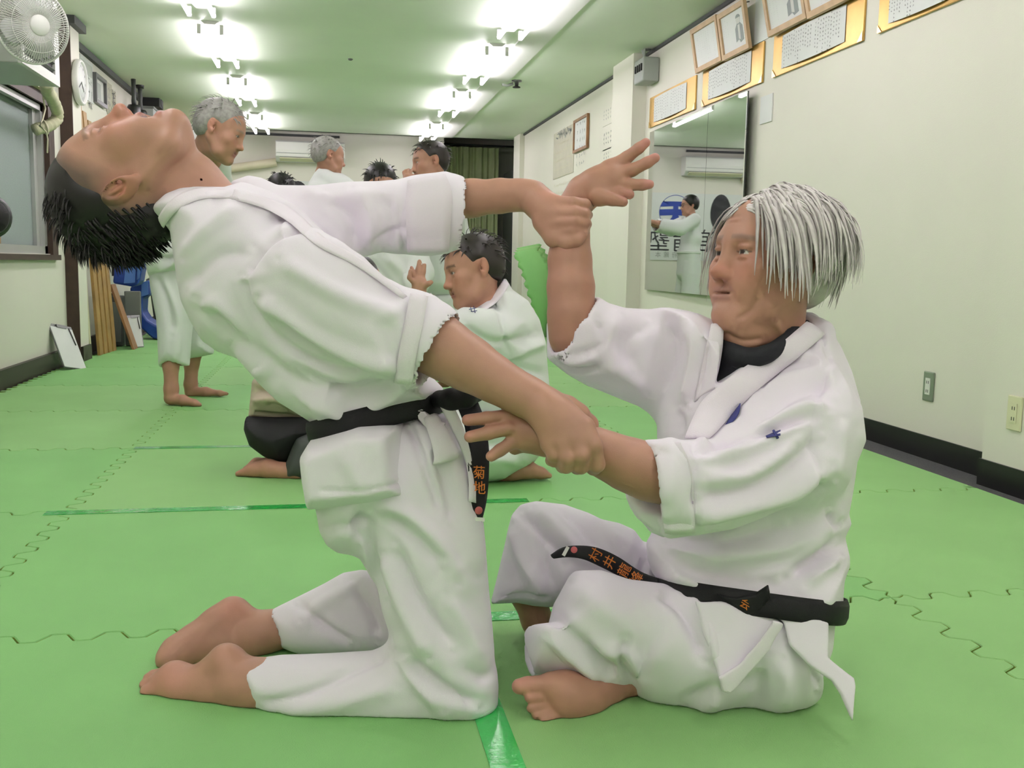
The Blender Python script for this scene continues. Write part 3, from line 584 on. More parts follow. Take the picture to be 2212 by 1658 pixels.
# poles and boards by the pilaster
def lean(name, lab, cat, px, w_, th, hgt, m, X0, dx, yy=None, grp=None):
    b = HZ(px, 772, 0) if yy is None else np.array([0, yy, 0]); y = b[1]
    o = MB().prism([(X0, y-w_/2, FZ if X0 < -1.745 else .0), (X0, y+w_/2, FZ if X0 < -1.745 else .0), (X0+dx, y+w_/2, hgt), (X0+dx, y-w_/2, hgt)], (-th, 0, 0)).build(name, m, None, .002)
    return tag(o, lab, cat, grp)
lean('wooden_pole', 'thin tan wooden pole upright beside the pilaster', 'pole', 0, .03, .025, 1.9, M_board, XLF+.12, -.06, YP1+.06)
lean('white_slat', 'narrow cream slat upright between the pole and the tan planks', 'slat', 0, .05, .02, 1.85, M_beige, XLF+.14, -.06, YP1+.15)
for k in range(4): lean('tan_plank', ['tan wooden plank leaning in a row, nearest the cream slat', 'tan wooden plank leaning in a row, second from the cream slat', 'tan wooden plank leaning in a row, third from the cream slat', 'tan wooden plank leaning in a row, next to the brown board'][k], 'plank', 0, .105, .022, 1.86-.05*k, M_board, XLF+.19+.008*k, -.1, YP1+.27+.118*k, 'tan planks leaning by the window wall')
lean('brown_board', 'short brown board leaning beside the tan planks', 'board', 0, .16, .02, .52, M_brownb, XLF+.34, -.16, YP1+.80)
tag(MB().tube([(XLF+.16, YP1+.76, .0), (XLF+.05, YP1+.78, 1.2)], .009, 8).build('thin_black_rod', M_dark), 'thin black rod leaning past the tan planks', 'rod')
yb3 = YP1+1.0
t = tag(empty('dark_grey_case', (XLF+.25, yb3, 0)), 'dark grey flat case standing upright on the mats', 'case')
bx('case_body', (XLF+.05, yb3, 0), (XLF+.20, yb3+.16, .42), M_greydk, t, .015); bx('case_panel', (XLF+.065, yb3-.006, .04), (XLF+.185, yb3, .37), M_greymd, t); bx('case_handle', (XLF+.09, yb3+.05, .42), (XLF+.16, yb3+.09, .44), M_dark, t)
tag(MB().box((XLF+.21, yb3+.05, 0), (XLF+.34, yb3+.075, .46)).build('grey_drawing_board', M_greymd, None, .008), 'thin grey rounded board propped beside the dark case', 'board')
def clipboard(b0, top, w_, lab, back=.0):
    b0 = np.array(b0); top = np.array(top); d = top-b0; L = np.linalg.norm(d); d /= L; s = np.array([0, 1.0, 0]) if back == 0 else np.array(back, float); s -= d*(s@d); s /= np.linalg.norm(s); n = np.cross(s, d); 
    if n[0] < 0: n = -n
    t = tag(empty('clipboard', tuple(b0)), lab, 'clipboard', 'clipboards leaning along the window wall')
    MB().obox(b0+d*L/2, s*w_/2, d*L/2, n*.002).build('board', M_steel, t)
    MB().obox(b0+d*(L/2-.01)+n*.0045, s*(w_/2-.006), d*(L/2-.014), n*.0022).build('paper', M_paper, t)
    MB().obox(b0+d*(L-.016)+n*.008, s*w_*.2, d*.012, n*.004).build('clip', M_steel, t)
    MB().tube([b0+d*L*.93+n*.011+s*w_*.3, b0+d*L*.55+n*.011+s*w_*.36], .0035, 6).build('pen', M_dark, t)
c0 = HZ(163, 797, 0); c1 = HX(128, 702, XL+.035)
clipboard((c0[0], c0[1], .0015), (XL+.036, c1[1], c1[2]), .2, 'clipboard with white paper and a pen leaning on the dark skirting', (.45, 1, 0))
clipboard((XLF+.33, yb3-.08, .0015), (XLF+.28, yb3+.03, .26), .1, 'small clipboard with white paper leaning on the grey case', (.9, .3, 0))
# blue training pads
def pad(name, lab, cat, loop, y0, y1, mats, grp):
    t = tag(empty(name, (loop[0][0], y0, loop[0][1])), lab, cat, grp)
    MB().prism([(x, y0, z) for x, z in loop], (0, y1-y0, 0)).build('pad_body', mats[0], t, .02, 3)
    return t
def pxz(pts, Y): return [(p[0], p[2]) for p in (HY(a, b, Y) for a, b in pts)]
G = 'blue kick shields on the window wall'
Y1 = 8.9
t = pad('blue_kick_shield', 'blue kick shield hanging high on the window wall', 'kick shield', pxz([(243, 612), (250, 540), (262, 524), (300, 510), (318, 514), (302, 606), (296, 616), (284, 619)], Y1), Y1, Y1+.24, [M_blue], G)
MB().prism([(x, Y1-.012, z) for x, z in pxz([(268, 612), (276, 536), (296, 526), (292, 610)], Y1)], (0, .012, 0)).build('pad_stripe', M_blue2, t)
MB().prism([(x, Y1-.016, z) for x, z in pxz([(300, 540), (306, 514), (312, 515), (301, 600), (296, 604)], Y1)], (0, .016, 0)).build('pad_edge', M_blue2, t)
bx('pad_strap', (pxz([(241, 580)], Y1)[0][0]-.01, Y1+.05, pxz([(241, 596)], Y1)[0][1]), (pxz([(246, 580)], Y1)[0][0], Y1+.12, pxz([(241, 545)], Y1)[0][1]), M_dark, t)
Y2 = 9.3
lp = pxz([(280, 622), (322, 606), (323, 640), (309, 644), (307, 676), (318, 692), (338, 704), (352, 712), (352, 736), (330, 734), (306, 712), (290, 680), (282, 650)], Y2); zmin = min(z for x, z in lp); lp = [(x, z-zmin) for x, z in lp]
t = pad('blue_kick_shield', 'curved blue kick shield standing on the mats under the hanging one', 'kick shield', lp, Y2, Y2+.3, [M_blue], G)
MB().prism([(x, Y2-.012, z-zmin) for x, z in pxz([(306, 612), (320, 608), (321, 638), (306, 642)], Y2)], (0, .012, 0)).build('pad_grip', M_blue2, t)
lp = pxz([(312, 604), (326, 598), (342, 610), (343, 690), (336, 690), (326, 650), (322, 612)], 9.75); 
lp = lp[:3]+[(lp[3][0], 0), (lp[4][0], 0)]+lp[5:]
t = tag(MB().prism([(x, 9.75, z) for x, z in lp], (0, .25, 0)).build('black_kick_shield', M_greydk, None, .02, 3), 'dark grey kick shield standing behind the blue ones', 'kick shield')
# window sill things
tag(bx('tan_board_piece', (XL-.05, HX(10, 515, XL)[1]-.1, WZ0+.0), (XL-.03, HX(14, 515, XL)[1], WZ0+.22), M_board), 'piece of tan board propped inside the window', 'board')
c = HX(-26, 467, XL+.1)
t = tag(empty('black_focus_mitt', tuple(c)), 'round black focus mitt hanging in front of the window glass', 'focus mitt')
MB().lathe([(.002, .05), (.08, .05), (.11, .03), (.115, 0), (.1, -.04), (.002, -.05)], c, (.7, -.7, 0), 28).build('mitt_pad', M_black, t); MB().torus(c+np.array([.03, -.03, 0]), (.7, -.7, 0), .085, .006, 28, 6).build('mitt_seam', M_greydk, t)
MB().tube([c+[0, 0, .1], c+[-.04, 0, .2], (XL+.012, c[1], c[2]+.3)], .006, 6).build('mitt_loop', M_dark, t)
# ================================================================= FIGURE TOOLKIT: smooth-blended volumes meshed with sparse surface nets
def smin(a, b, k):
    if k <= 0: return np.minimum(a, b)
    h = np.maximum(k-np.abs(a-b), 0)/k
    return np.minimum(a, b)-h*h*k*.25
class Vol:
    def __init__(s, h): s.h = h; s.p = []
    def cone(s, a, b, ra, rb, k=.01, op=1, M=None):
        a = np.array(a, float); b = np.array(b, float); r = max(ra, rb); st = 1.0
        if M is not None: st = M[1]; Mm = np.eye(3)-(1-1/st)*np.outer(M[0], M[0])
        st = max(1.0, st)
        lo = np.minimum(a, b)-r*st; hi = np.maximum(a, b)+r*st
        def f(X):
            A, B, Y = a, b, X
            if M is not None: A, B, Y = Mm@a, Mm@b, X@Mm.T.astype(X.dtype)
            ab = (B-A).astype(X.dtype); L = float(ab@ab)+1e-12; w = Y-A.astype(X.dtype)
            t = np.clip((w@ab)/L, 0, 1); w = w-t[..., None]*ab
            return np.sqrt((w*w).sum(-1))-(ra+(rb-ra)*t)
        s.p.append((f, lo, hi, k, op)); return s
    def chain(s, pts, k=.01, op=1, M=None):        # pts: (point, radius)
        for (a, ra), (b, rb) in zip(pts[:-1], pts[1:]): s.cone(a, b, ra, rb, k, op, M)
        return s
    def ell(s, c, R, rad, k=.01, op=1):            # R rows = axes
        c = np.array(c, float); R = np.array(R, float); rad = np.array(rad, float); m = rad.max(); e = np.sqrt(((R.T*rad)**2).sum(1))
        def f(X):
            q = (X-c.astype(X.dtype))@R.T.astype(X.dtype); k0 = np.sqrt(((q/rad)**2).sum(-1)); k1 = np.sqrt(((q/rad**2)**2).sum(-1))+1e-9
            return (k0*(k0-1)/k1).astype(X.dtype)
        s.p.append((f, c-e, c+e, k, op)); return s
    def slab(s, poly, plane, T, R, k=.02, op=1):   # poly: pixels; plane: (px,py,depth, ddepth/100px x, y); T half thickness, R edge rounding
        o, U, V, N = plane_of(plane); Q = []
        for px, py in poly:
            r = ray(px, py); X = EYE+r*(((o-EYE)@N)/(r@N)); Q.append(((X-o)@U, (X-o)@V))
        Q = np.array(Q); A = Q; B = np.roll(Q, -1, 0)
        C = [o+u*U+v*V for u, v in Q]; C = np.array(C); ext = np.abs(N)*T+R*.05
        lo = C.min(0)-ext; hi = C.max(0)+ext
        def f(X):
            w = X-o.astype(X.dtype); u = w@U.astype(X.dtype); v = w@V.astype(X.dtype); n = w@N.astype(X.dtype)
            d2 = np.full(u.shape, 1e9, X.dtype); ins = np.zeros(u.shape, bool)
            for (ax, ay), (bx_, by_) in zip(A, B):
                ex, ey = bx_-ax, by_-ay; wx, wy = u-X.dtype.type(ax), v-X.dtype.type(ay); t = np.clip((wx*ex+wy*ey)/(ex*ex+ey*ey+1e-12), 0, 1).astype(X.dtype)
                dx, dy = wx-t*ex, wy-t*ey; d2 = np.minimum(d2, dx*dx+dy*dy)
                c = (ay <= v) != (by_ <= v)
                if abs(ey) > 1e-9: ins ^= c & (wx < ex*wy/ey)
            d = np.sqrt(d2); d = np.where(ins, -d, d)
            q = np.maximum(d+R, 0); z = n*(R/T)
            return (np.sqrt(q*q+z*z)-R).astype(X.dtype)
        s.p.append((f, lo, hi, k, op)); return s
    def mesh(s):
        h = s.h; B = 8; bs = B*h; f32 = np.float32
        lo = np.min([p[1] for p in s.p if p[4] > 0], 0)-2*bs; hi = np.max([p[2] for p in s.p if p[4] > 0], 0)+2*bs
        n = np.ceil((hi-lo)/bs).astype(int)+1
        D = np.full(n, 10.0, f32); ax = [lo[i]+(np.arange(n[i])+.5)*bs for i in range(3)]
        for f, a, b, k, op in s.p:
            m = bs*1.8+k; i0 = np.maximum(((a-m-lo)/bs).astype(int), 0); i1 = np.minimum(((b+m-lo)/bs).astype(int)+1, n)
            if (i1 <= i0).any(): continue
            sl = tuple(slice(i0[i], i1[i]) for i in range(3)); G = np.stack(np.meshgrid(*[ax[i][sl[i]] for i in range(3)], indexing='ij'), -1).astype(f32)
            v = f(G); D[sl] = smin(D[sl], v, k) if op > 0 else -smin(-D[sl], v, k)
        bi = np.argwhere(np.abs(D) < bs*1.45)
        base = lo+bi*bs; g = np.arange(B+1)*h
        off = np.stack(np.meshgrid(g, g, g, indexing='ij'), -1).reshape(-1, 3)
        F = np.full((len(bi), (B+1)**3), 10.0, f32); cen = base+bs/2
        for f, a, b, k, op in s.p:
            m = bs*.5+2*k+h; sel = np.where(((cen > a-m) & (cen < b+m)).all(1))[0]
            for ch in range(0, len(sel), 1500):
                se = sel[ch:ch+1500]; X = (base[se][:, None]+off[None]).astype(f32)
                v = f(X); F[se] = smin(F[se], v, k) if op > 0 else -smin(-F[se], v, k)
        F = F.reshape(-1, B+1, B+1, B+1); S = F < 0
        cnt = np.zeros((len(bi), B, B, B), np.uint8); cor = [(i, j, k) for i in (0, 1) for j in (0, 1) for k in (0, 1)]
        for i, j, k in cor: cnt += S[:, i:B+i, j:B+j, k:B+k]
        act = np.argwhere((cnt > 0) & (cnt < 8)); b_, ci = act[:, 0], act[:, 1:]
        val = np.stack([F[b_, ci[:, 0]+i, ci[:, 1]+j, ci[:, 2]+k] for i, j, k in cor], 1)
        P = np.zeros((len(act), 3)); W_ = np.zeros(len(act)); cc = np.array(cor, float)
        for e0 in range(8):
            for e1 in range(e0+1, 8):
                if np.abs(cc[e0]-cc[e1]).sum() != 1: continue
                va, vb = val[:, e0], val[:, e1]; m = (va < 0) != (vb < 0)
                t = np.where(m, va/np.where(m, va-vb, 1), 0); P += np.where(m[:, None], cc[e0]+t[:, None]*(cc[e1]-cc[e0]), 0); W_ += m
        P /= W_[:, None]; gc = bi[b_]*B+ci; verts = lo+(gc+P)*h
        NY, NZ = int(n[1]*B+2), int(n[2]*B+2); key = (gc[:, 0].astype(np.int64)*NY+gc[:, 1])*NZ+gc[:, 2]
        od = np.argsort(key); ks = key[od]; quads = []
        for axis in range(3):
            sh = [slice(0, B)]*3; s0 = S[:, :B, :B, :B]; sh[axis] = slice(1, B+1); s1 = S[(slice(None), *sh)]
            ed = np.argwhere(s0 != s1); inn = s0[tuple(ed.T)]; gcell = bi[ed[:, 0]]*B+ed[:, 1:]
            u, w = [(1, 2), (2, 0), (0, 1)][axis]; idx = []
            for du, dw in ((-1, -1), (0, -1), (0, 0), (-1, 0)):
                c = gcell.copy(); c[:, u] += du; c[:, w] += dw; kk = (c[:, 0].astype(np.int64)*NY+c[:, 1])*NZ+c[:, 2]
                q = np.clip(np.searchsorted(ks, kk), 0, len(ks)-1); idx.append(np.where(ks[q] == kk, od[q], -1))
            Q = np.stack(idx, 1); ok = (Q >= 0).all(1); Q = Q[ok]; inn = inn[ok]; Q[~inn] = Q[~inn][:, ::-1]; quads.append(Q)
        return verts, np.concatenate(quads)
def plane_of(pl):
    px, py, d, gx, gy = pl; o = PD(px, py, d); a = PD(px+100, py, d+gx); b = PD(px, py+100, d+gy)
    U = a-o; U /= np.linalg.norm(U); V = b-o; V -= U*(V@U); V /= np.linalg.norm(V); return o, U, V, np.cross(U, V)
def vnormals(V, Q):
    fn = np.cross(V[Q[:, 2]]-V[Q[:, 0]], V[Q[:, 3]]-V[Q[:, 1]]); N = np.zeros_like(V)
    for i in range(4):
        for c in range(3): N[:, c] += np.bincount(Q[:, i], fn[:, c], len(V))
    return N/(np.linalg.norm(N, axis=1)[:, None]+1e-12)
def relax(V, Q, it=1, lam=.5):
    E_ = np.concatenate([Q[:, [0, 1]], Q[:, [1, 2]], Q[:, [2, 3]], Q[:, [3, 0]]]); deg = np.bincount(E_[:, 0], minlength=len(V))+np.bincount(E_[:, 1], minlength=len(V))+1e-9
    for _ in range(it):
        S = np.stack([np.bincount(E_[:, 0], V[E_[:, 1], c], len(V))+np.bincount(E_[:, 1], V[E_[:, 0], c], len(V)) for c in range(3)], 1); V = V+lam*(S/deg[:, None]-V)
    return V
def to_px(V):
    d = V-EYE; z = d@FW; return np.stack([W/2+FPX*(d@RT)/z, H/2-FPX*(d@UP)/z, z], 1)
def seg_dist(P, line):
    """distance of pixels P (n,2) to an open polyline"""
    dm = np.full(len(P), 1e9)
    for (ax, ay), (bx_, by_) in zip(line[:-1], line[1:]):
        e = np.array([bx_-ax, by_-ay], float); w = P-np.array([ax, ay]); t = np.clip((w@e)/(e@e+1e-9), 0, 1); d = w-t[:, None]*e; dm = np.minimum(dm, np.sqrt((d*d).sum(1)))
    return dm
FOLD = 1.6
def folds(V, Q, fl, noise=.0, seed=1, nscale=9.0):
    """raise soft ridges (amp>0) and press creases (amp<0) along lines traced on the cloth; camera-facing side only"""
    N = vnormals(V, Q); P = to_px(V); face = np.clip(-((N*(V-EYE)).sum(1)/np.linalg.norm(V-EYE, axis=1))*2.2, 0, 1); disp = np.zeros(len(V))
    for f in fl:
        line, amp, w = f[:3]; xs = [p[0] for p in line]; ys = [p[1] for p in line]
        m = (P[:, 0] > min(xs)-3*w) & (P[:, 0] < max(xs)+3*w) & (P[:, 1] > min(ys)-3*w) & (P[:, 1] < max(ys)+3*w)
        if not m.any(): continue
        L = smooth_line(line); d = seg_dist(P[m, :2], L)
        # fade to the ends
        e0 = np.hypot(P[m, 0]-L[0][0], P[m, 1]-L[0][1]); e1 = np.hypot(P[m, 0]-L[-1][0], P[m, 1]-L[-1][1]); fade = np.clip(np.minimum(e0, e1)/(2.2*w)+.15, 0, 1)
        disp[m] += amp*FOLD*np.exp(-(d/w)**2)*fade
    V = V+N*(disp*face)[:, None]
    if noise:
        r = np.random.RandomState(seed); a = np.zeros(len(V))
        for _ in range(9):
            k = r.normal(size=3)*nscale*r.uniform(.6, 2.0); a += np.sin(V@k+r.uniform(0, 6))
        V = V+N*(a*noise/3)[:, None]
    return V
def qmesh(name, V, Q, m, parent=None, col=None):
    me = bpy.data.meshes.new(name); me.vertices.add(len(V)); me.vertices.foreach_set('co', V.astype(np.float32).ravel())
    me.loops.add(4*len(Q)); me.loops.foreach_set('vertex_index', Q.astype(np.int32).ravel()); me.polygons.add(len(Q))
    me.polygons.foreach_set('loop_start', np.arange(0, 4*len(Q), 4, dtype=np.int32)); me.update(calc_edges=True)
    me.polygons.foreach_set('use_smooth', np.ones(len(Q), bool)); me.materials.append(m)
    if col is not None:
        a = me.color_attributes.new('col', 'FLOAT_COLOR', 'POINT'); a.data.foreach_set('color', np.concatenate([col, np.ones((len(col), 1))], 1).astype(np.float32).ravel())
    me.validate(); return link(name, me, parent)
from mathutils.bvhtree import BVHTree
def bvh(V, Q): return BVHTree.FromPolygons([tuple(v) for v in V], [tuple(map(int, q)) for q in Q])
def on(b, px, py, off=.0, dflt=None):
    """first point of a surface under a pixel, lifted toward the viewer"""
    r = ray(px, py); r = r/np.linalg.norm(r); h = b.ray_cast(Vector(EYE), Vector(r))
    if h[0] is None: return None if dflt is None else PD(px, py, dflt)
    return np.array(h[0])-r*off
def strip(name, A, B, th, m, parent, mid=True):
    """cloth band between edge lines A and B (3D points), thickness th"""
    A = [np.array(a) for a in A]; B = [np.array(b) for b in B]; n = len(A); vs = []; K = 4
    for i in range(n):
        t = A[min(i+1, n-1)]-A[max(i-1, 0)]; nn = np.cross(t, B[i]-A[i]); nn = nn/(np.linalg.norm(nn)+1e-9)
        if nn@(A[i]-EYE) > 0: nn = -nn
        row = [A[i]*(1-k/K)+B[i]*k/K for k in range(K+1)]
        vs += [p+nn*th*(.35 if k in (0, K) else 1) for k, p in enumerate(row)]+[p-nn*th*.2 for p in row]
    w = 2*(K+1); fs = []
    for i in range(n-1):
        for k in range(K): fs += [(i*w+k, i*w+k+1, (i+1)*w+k+1, (i+1)*w+k), ((i+1)*w+K+1+k, (i+1)*w+K+2+k, i*w+K+2+k, i*w+K+1+k)]
        fs += [(i*w, (i+1)*w, (i+1)*w+K+1, i*w+K+1), (i*w+K, i*w+w-1, (i+1)*w+w-1, (i+1)*w+K)]
    for i in (0, n-1): fs.append(tuple([i*w+k for k in range(K+1)]+[i*w+w-1-k for k in range(K+1)]))
    return MB().add(vs, fs, 0, True).build(name, m, parent)
def surf_strip(name, b, la, lb, th, m, parent, off=.002, n=24, dflt=None, amax=None):
    """band traced on a surface between two pixel lines"""
    def res(L):
        L = np.array(smooth_line(L, 8)); s = np.concatenate([[0], np.cumsum(np.linalg.norm(np.diff(L, axis=0), axis=1))]); q = np.linspace(0, s[-1], n)
        return np.stack([np.interp(q, s, L[:, 0]), np.interp(q, s, L[:, 1])], 1)
    A, B = res(la), res(lb); PA = [on(b, *p, off, dflt) for p in A]; PB = [on(b, *p, off, dflt) for p in B]
    def fill(L, R_):
        good = [i for i in range(n) if L[i] is not None]
        for i in range(n):
            if L[i] is None:
                j = min(good, key=lambda q: abs(q-i)); L[i] = PD(*R_[i], (L[j]-EYE)@FW)
    fill(PA, A); fill(PB, B)
    # median-smooth the depth so that the band does not dive into creases
    for L, R_ in ((PA, A), (PB, B)):
        z = np.array([(p-EYE)@FW for p in L]); zs = np.array([z[max(0, i-2):i+3].min()*.5+z[max(0, i-2):i+3].mean()*.5 for i in range(n)])
        for i in range(n): L[i] = PD(*R_[i], zs[i])
    if amax is not None:
        for i in range(n): PA[i] = PD(*A[i], min((PA[i]-EYE)@FW, (PB[i]-EYE)@FW+amax))
    return strip(name, PA, PB, th, m, parent)
def belt_loop(V, c, nrm, width, off, n=72, smooth=3):
    """closed band around a garment where a plane cuts it"""
    c = np.array(c, float); nrm = np.array(nrm, float); nrm /= np.linalg.norm(nrm); d = (V-c)@nrm; P = V[np.abs(d) < width*.25]
    u = np.cross(nrm, [0, 0, 1.0] if abs(nrm[2]) < .9 else [1.0, 0, 0]); u /= np.linalg.norm(u); v = np.cross(nrm, u)
    q = P-c; a = np.arctan2(q@v, q@u); r = np.hypot(q@u, q@v); R_ = np.zeros(n)
    for i in range(n):
        t = -math.pi+2*math.pi*(i+.5)/n; da = np.abs((a-t+math.pi) % (2*math.pi)-math.pi); m = da < 2*math.pi/n*.9
        R_[i] = np.percentile(r[m], 92) if m.any() else np.nan
    ok = ~np.isnan(R_); R_ = np.interp(np.arange(n), np.where(ok)[0], R_[ok], period=n)
    for _ in range(smooth): R_ = np.maximum(R_, (np.roll(R_, 1)+np.roll(R_, -1))/2)*.5+(np.roll(R_, 1)+R_+np.roll(R_, -1))/6
    out = []
    for i in range(n):
        t = -math.pi+2*math.pi*(i+.5)/n; e = math.cos(t)*u+math.sin(t)*v; out.append(c+e*(R_[i]+off))
    return np.array(out), nrm
def band(name, C, nrm, width, th, m, parent):
    n = len(C); cen = C.mean(0); vs = []; K = 4; nrm = np.array(nrm)
    for p in C:
        o = p-cen; o = o-nrm*(o@nrm); o /= np.linalg.norm(o)
        for k in range(K+1):
            s = k/K*2-1; vs.append(p+nrm*s*width/2+o*th*(1-.7*abs(s)**6))
        for k in range(K+1):
            s = k/K*2-1; vs.append(p+nrm*s*width/2-o*th*.3)
    w = 2*(K+1); fs = []
    for i in range(n):
        j = (i+1) % n
        for k in range(K): fs += [(i*w+k, i*w+k+1, j*w+k+1, j*w+k), (j*w+K+1+k, j*w+K+2+k, i*w+K+2+k, i*w+K+1+k)]
        fs += [(i*w, j*w, j*w+K+1, i*w+K+1), (i*w+K, i*w+w-1, j*w+w-1, j*w+K)]
    return MB().add(vs, fs, 0, True).build(name, m, parent)
def C(*pts):       # pixel chain (px, py, depth, radius px) -> [(point, radius m)]
    return [(PD(a, b, d), r*d/FPX) for a, b, d, r in pts]
def cam_dir(x, y, z): return x*RT+y*UP+z*FW       # image right, image up, away
# ----------------------------------------------------------------- materials of the figures
M_skin = mat('skin', (.5, .3, .22), .46, attr='col', var=.05, vscale=30, bump=.06, bscale=500, spec=.4)
M_gi = mat('white_cotton', (.90, .845, .925), .85, bump=.12, bscale=900, var=.015, vscale=5, spec=.2)
M_gi2 = mat('white_cotton_band', (.90, .835, .91), .85, bump=.25, bscale=700, spec=.2)
M_giold = mat('pale_cotton', (.80, .82, .81), .85, bump=.12, bscale=700, spec=.2)
M_belt = mat('black_belt_cloth', (.012, .012, .013), .6, bump=.3, bscale=900, spec=.3)
M_orange = mat('orange_thread', (.62, .17, .02), .6)
M_red = mat('red_thread', (.55, .12, .12), .6)
M_navy = mat('navy_thread', (.03, .035, .17), .7)
M_tee = mat('black_tee', (.014, .015, .019), .85, bump=.2, bscale=900)
M_hblack = mat('black_hair', (.012, .011, .010), .42, spec=.4)
M_hgrey = mat('grey_hair', (.30, .29, .27), .5, var=.25, vscale=60)
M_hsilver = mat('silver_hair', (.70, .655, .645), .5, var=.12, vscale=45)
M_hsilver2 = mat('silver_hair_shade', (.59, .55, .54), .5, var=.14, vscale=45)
M_hdark = mat('dark_brown_hair', (.020, .014, .011), .45)
# ----------------------------------------------------------------- heads
class Frame:
    """head frame: forward (face), left, up; s scales metres"""
    def __init__(s, o, fwd, up, sc=1.0):
        s.o = np.array(o, float); f = np.array(fwd, float); f /= np.linalg.norm(f); u = np.array(up, float); u -= f*(u@f); u /= np.linalg.norm(u)
        s.f, s.u = f, u; s.l = np.cross(u, f); s.s = sc; s.R = np.array([s.f, s.l, s.u])
    def p(s, x, y, z): return s.o+s.s*(x*s.f+y*s.l+z*s.u)
    def loc(s, V): return ((V-s.o)@s.R.T)/s.s
def head_prims(v, F, jb=0.0, mw=.021, open_=0.0, fat=1.0, nose=1.0, jawdrop=0.0, neck_to=None, neck_r=.056, brow=1.0, cheek=1.0):
    s = F.s; p = F.p; jd = jawdrop
    def E(c, r, k=.02, op=1, R=None): v.ell(p(*c), F.R if R is None else R, np.array(r)*s, k*s, op)
    def K(a, b, ra, rb, k=.015, op=1): v.cone(p(*a), p(*b), ra*s, rb*s, k*s, op)
    E((-.016, 0, .036), (.098, .077, .083), .02); E((-.045, 0, .012), (.068, .07, .07), .02)
    E((.022, 0, .035), (.062, .062, .062), .03)
    E((.03, 0, -.03), (.058, .058*fat, .08), .03)
    for y in (-1, 1):
        K((-.01, y*.056*fat, -.045), (.03-jb*.5, y*.044*fat, -.088-jd), .02, .019, .025); K((.03-jb*.5, y*.044*fat, -.088-jd), (.068-jb, y*.012, -.105-jd), .019, .017, .02)
        E((.056, y*.046*fat, -.026), (.024*cheek, .02, .022), .025)
        E((.062-jb*.4, y*.03, -.058), (.024, .020, .022), .025)
    E((.07-jb, 0, -.104-jd), (.02, .022, .016), .02)
    K((.035-jb, 0, -.093-jd), (-.005, 0, -.08), .026, .034, .03)
    E((.058-jb*.6, 0, -.068-jd*.5), (.0255, .043, .034), .02)
    K((.073, -.03, .022), (.073, .03, .022), .013*brow, .013*brow, .02); E((.074, 0, .012), (.016, .016, .016), .02)
    for y in (-1, 1): E((.092, y*.031, .0), (.017, .019, .0125), .014, -1)
    K((.083, 0, .006), (.101*nose, 0, -.036), .0085, .0115, .016); E((.104*nose, 0, -.038), (.0115, .0125, .010), .008)
    for y in (-1, 1):
        E((.092, y*.0125, -.042), (.011, .0085, .0085), .006); E((.1, y*.0065, -.0505), (.0055, .0035, .0045), .002, -1)
        E((.0715, y*.031, .0005), (.0132, .0145, .0128), .003)                     # eyeball
        E((.0775, y*.031, .0085), (.0105, .0175, .0052), .004); E((.0765, y*.031, -.0092), (.0095, .0165, .0038), .004)   # lids
    if open_ > 0:
        E((.1, 0, -.068-open_*.5), (.045, mw, .004+open_*.5), .004, -1)
    E((.0815, 0, -.0635), (.0082, .0275, .0044), .006); E((.0835-jb*.7, 0, -.0765-open_-jd*.3), (.0085, .0250, .0048), .006)
    if open_ <= 0: E((.095, 0, -.0698), (.02, .029, .0013), .0025, -1)
    E((.092, 0, -.054), (.006, .0035, .008), .004, -1)
    for y in (-1, 1):
        ang = .22; fu = math.cos(ang)*F.u-math.sin(ang)*F.f*1.0; ff = np.cross(F.l, fu); n = F.l*y+F.f*.35*-1; 
        RR = np.array([ff, F.l*y*.94-ff*.34, fu]); RR[1] /= np.linalg.norm(RR[1]); RR[0] = np.cross(RR[1], RR[2]); RR[0] /= np.linalg.norm(RR[0])
        E((-.018, y*.080, -.002), (.021, .008, .034), .005, 1, RR); E((-.010, y*.075, -.03), (.009, .006, .010), .005, 1, RR)
        E((-.013, y*.0865, .004), (.0125, .006, .021), .003, -1, RR); E((-.0075, y*.083, -.006), (.005, .007, .006), .002, -1)
        E((-.0165, y*.0815, .005), (.0045, .004, .015), .003, 1, RR)
    if neck_to is not None:
        v.cone(p(-.03, 0, -.055), neck_to, neck_r*s, neck_r*1.04*s, .03*s)
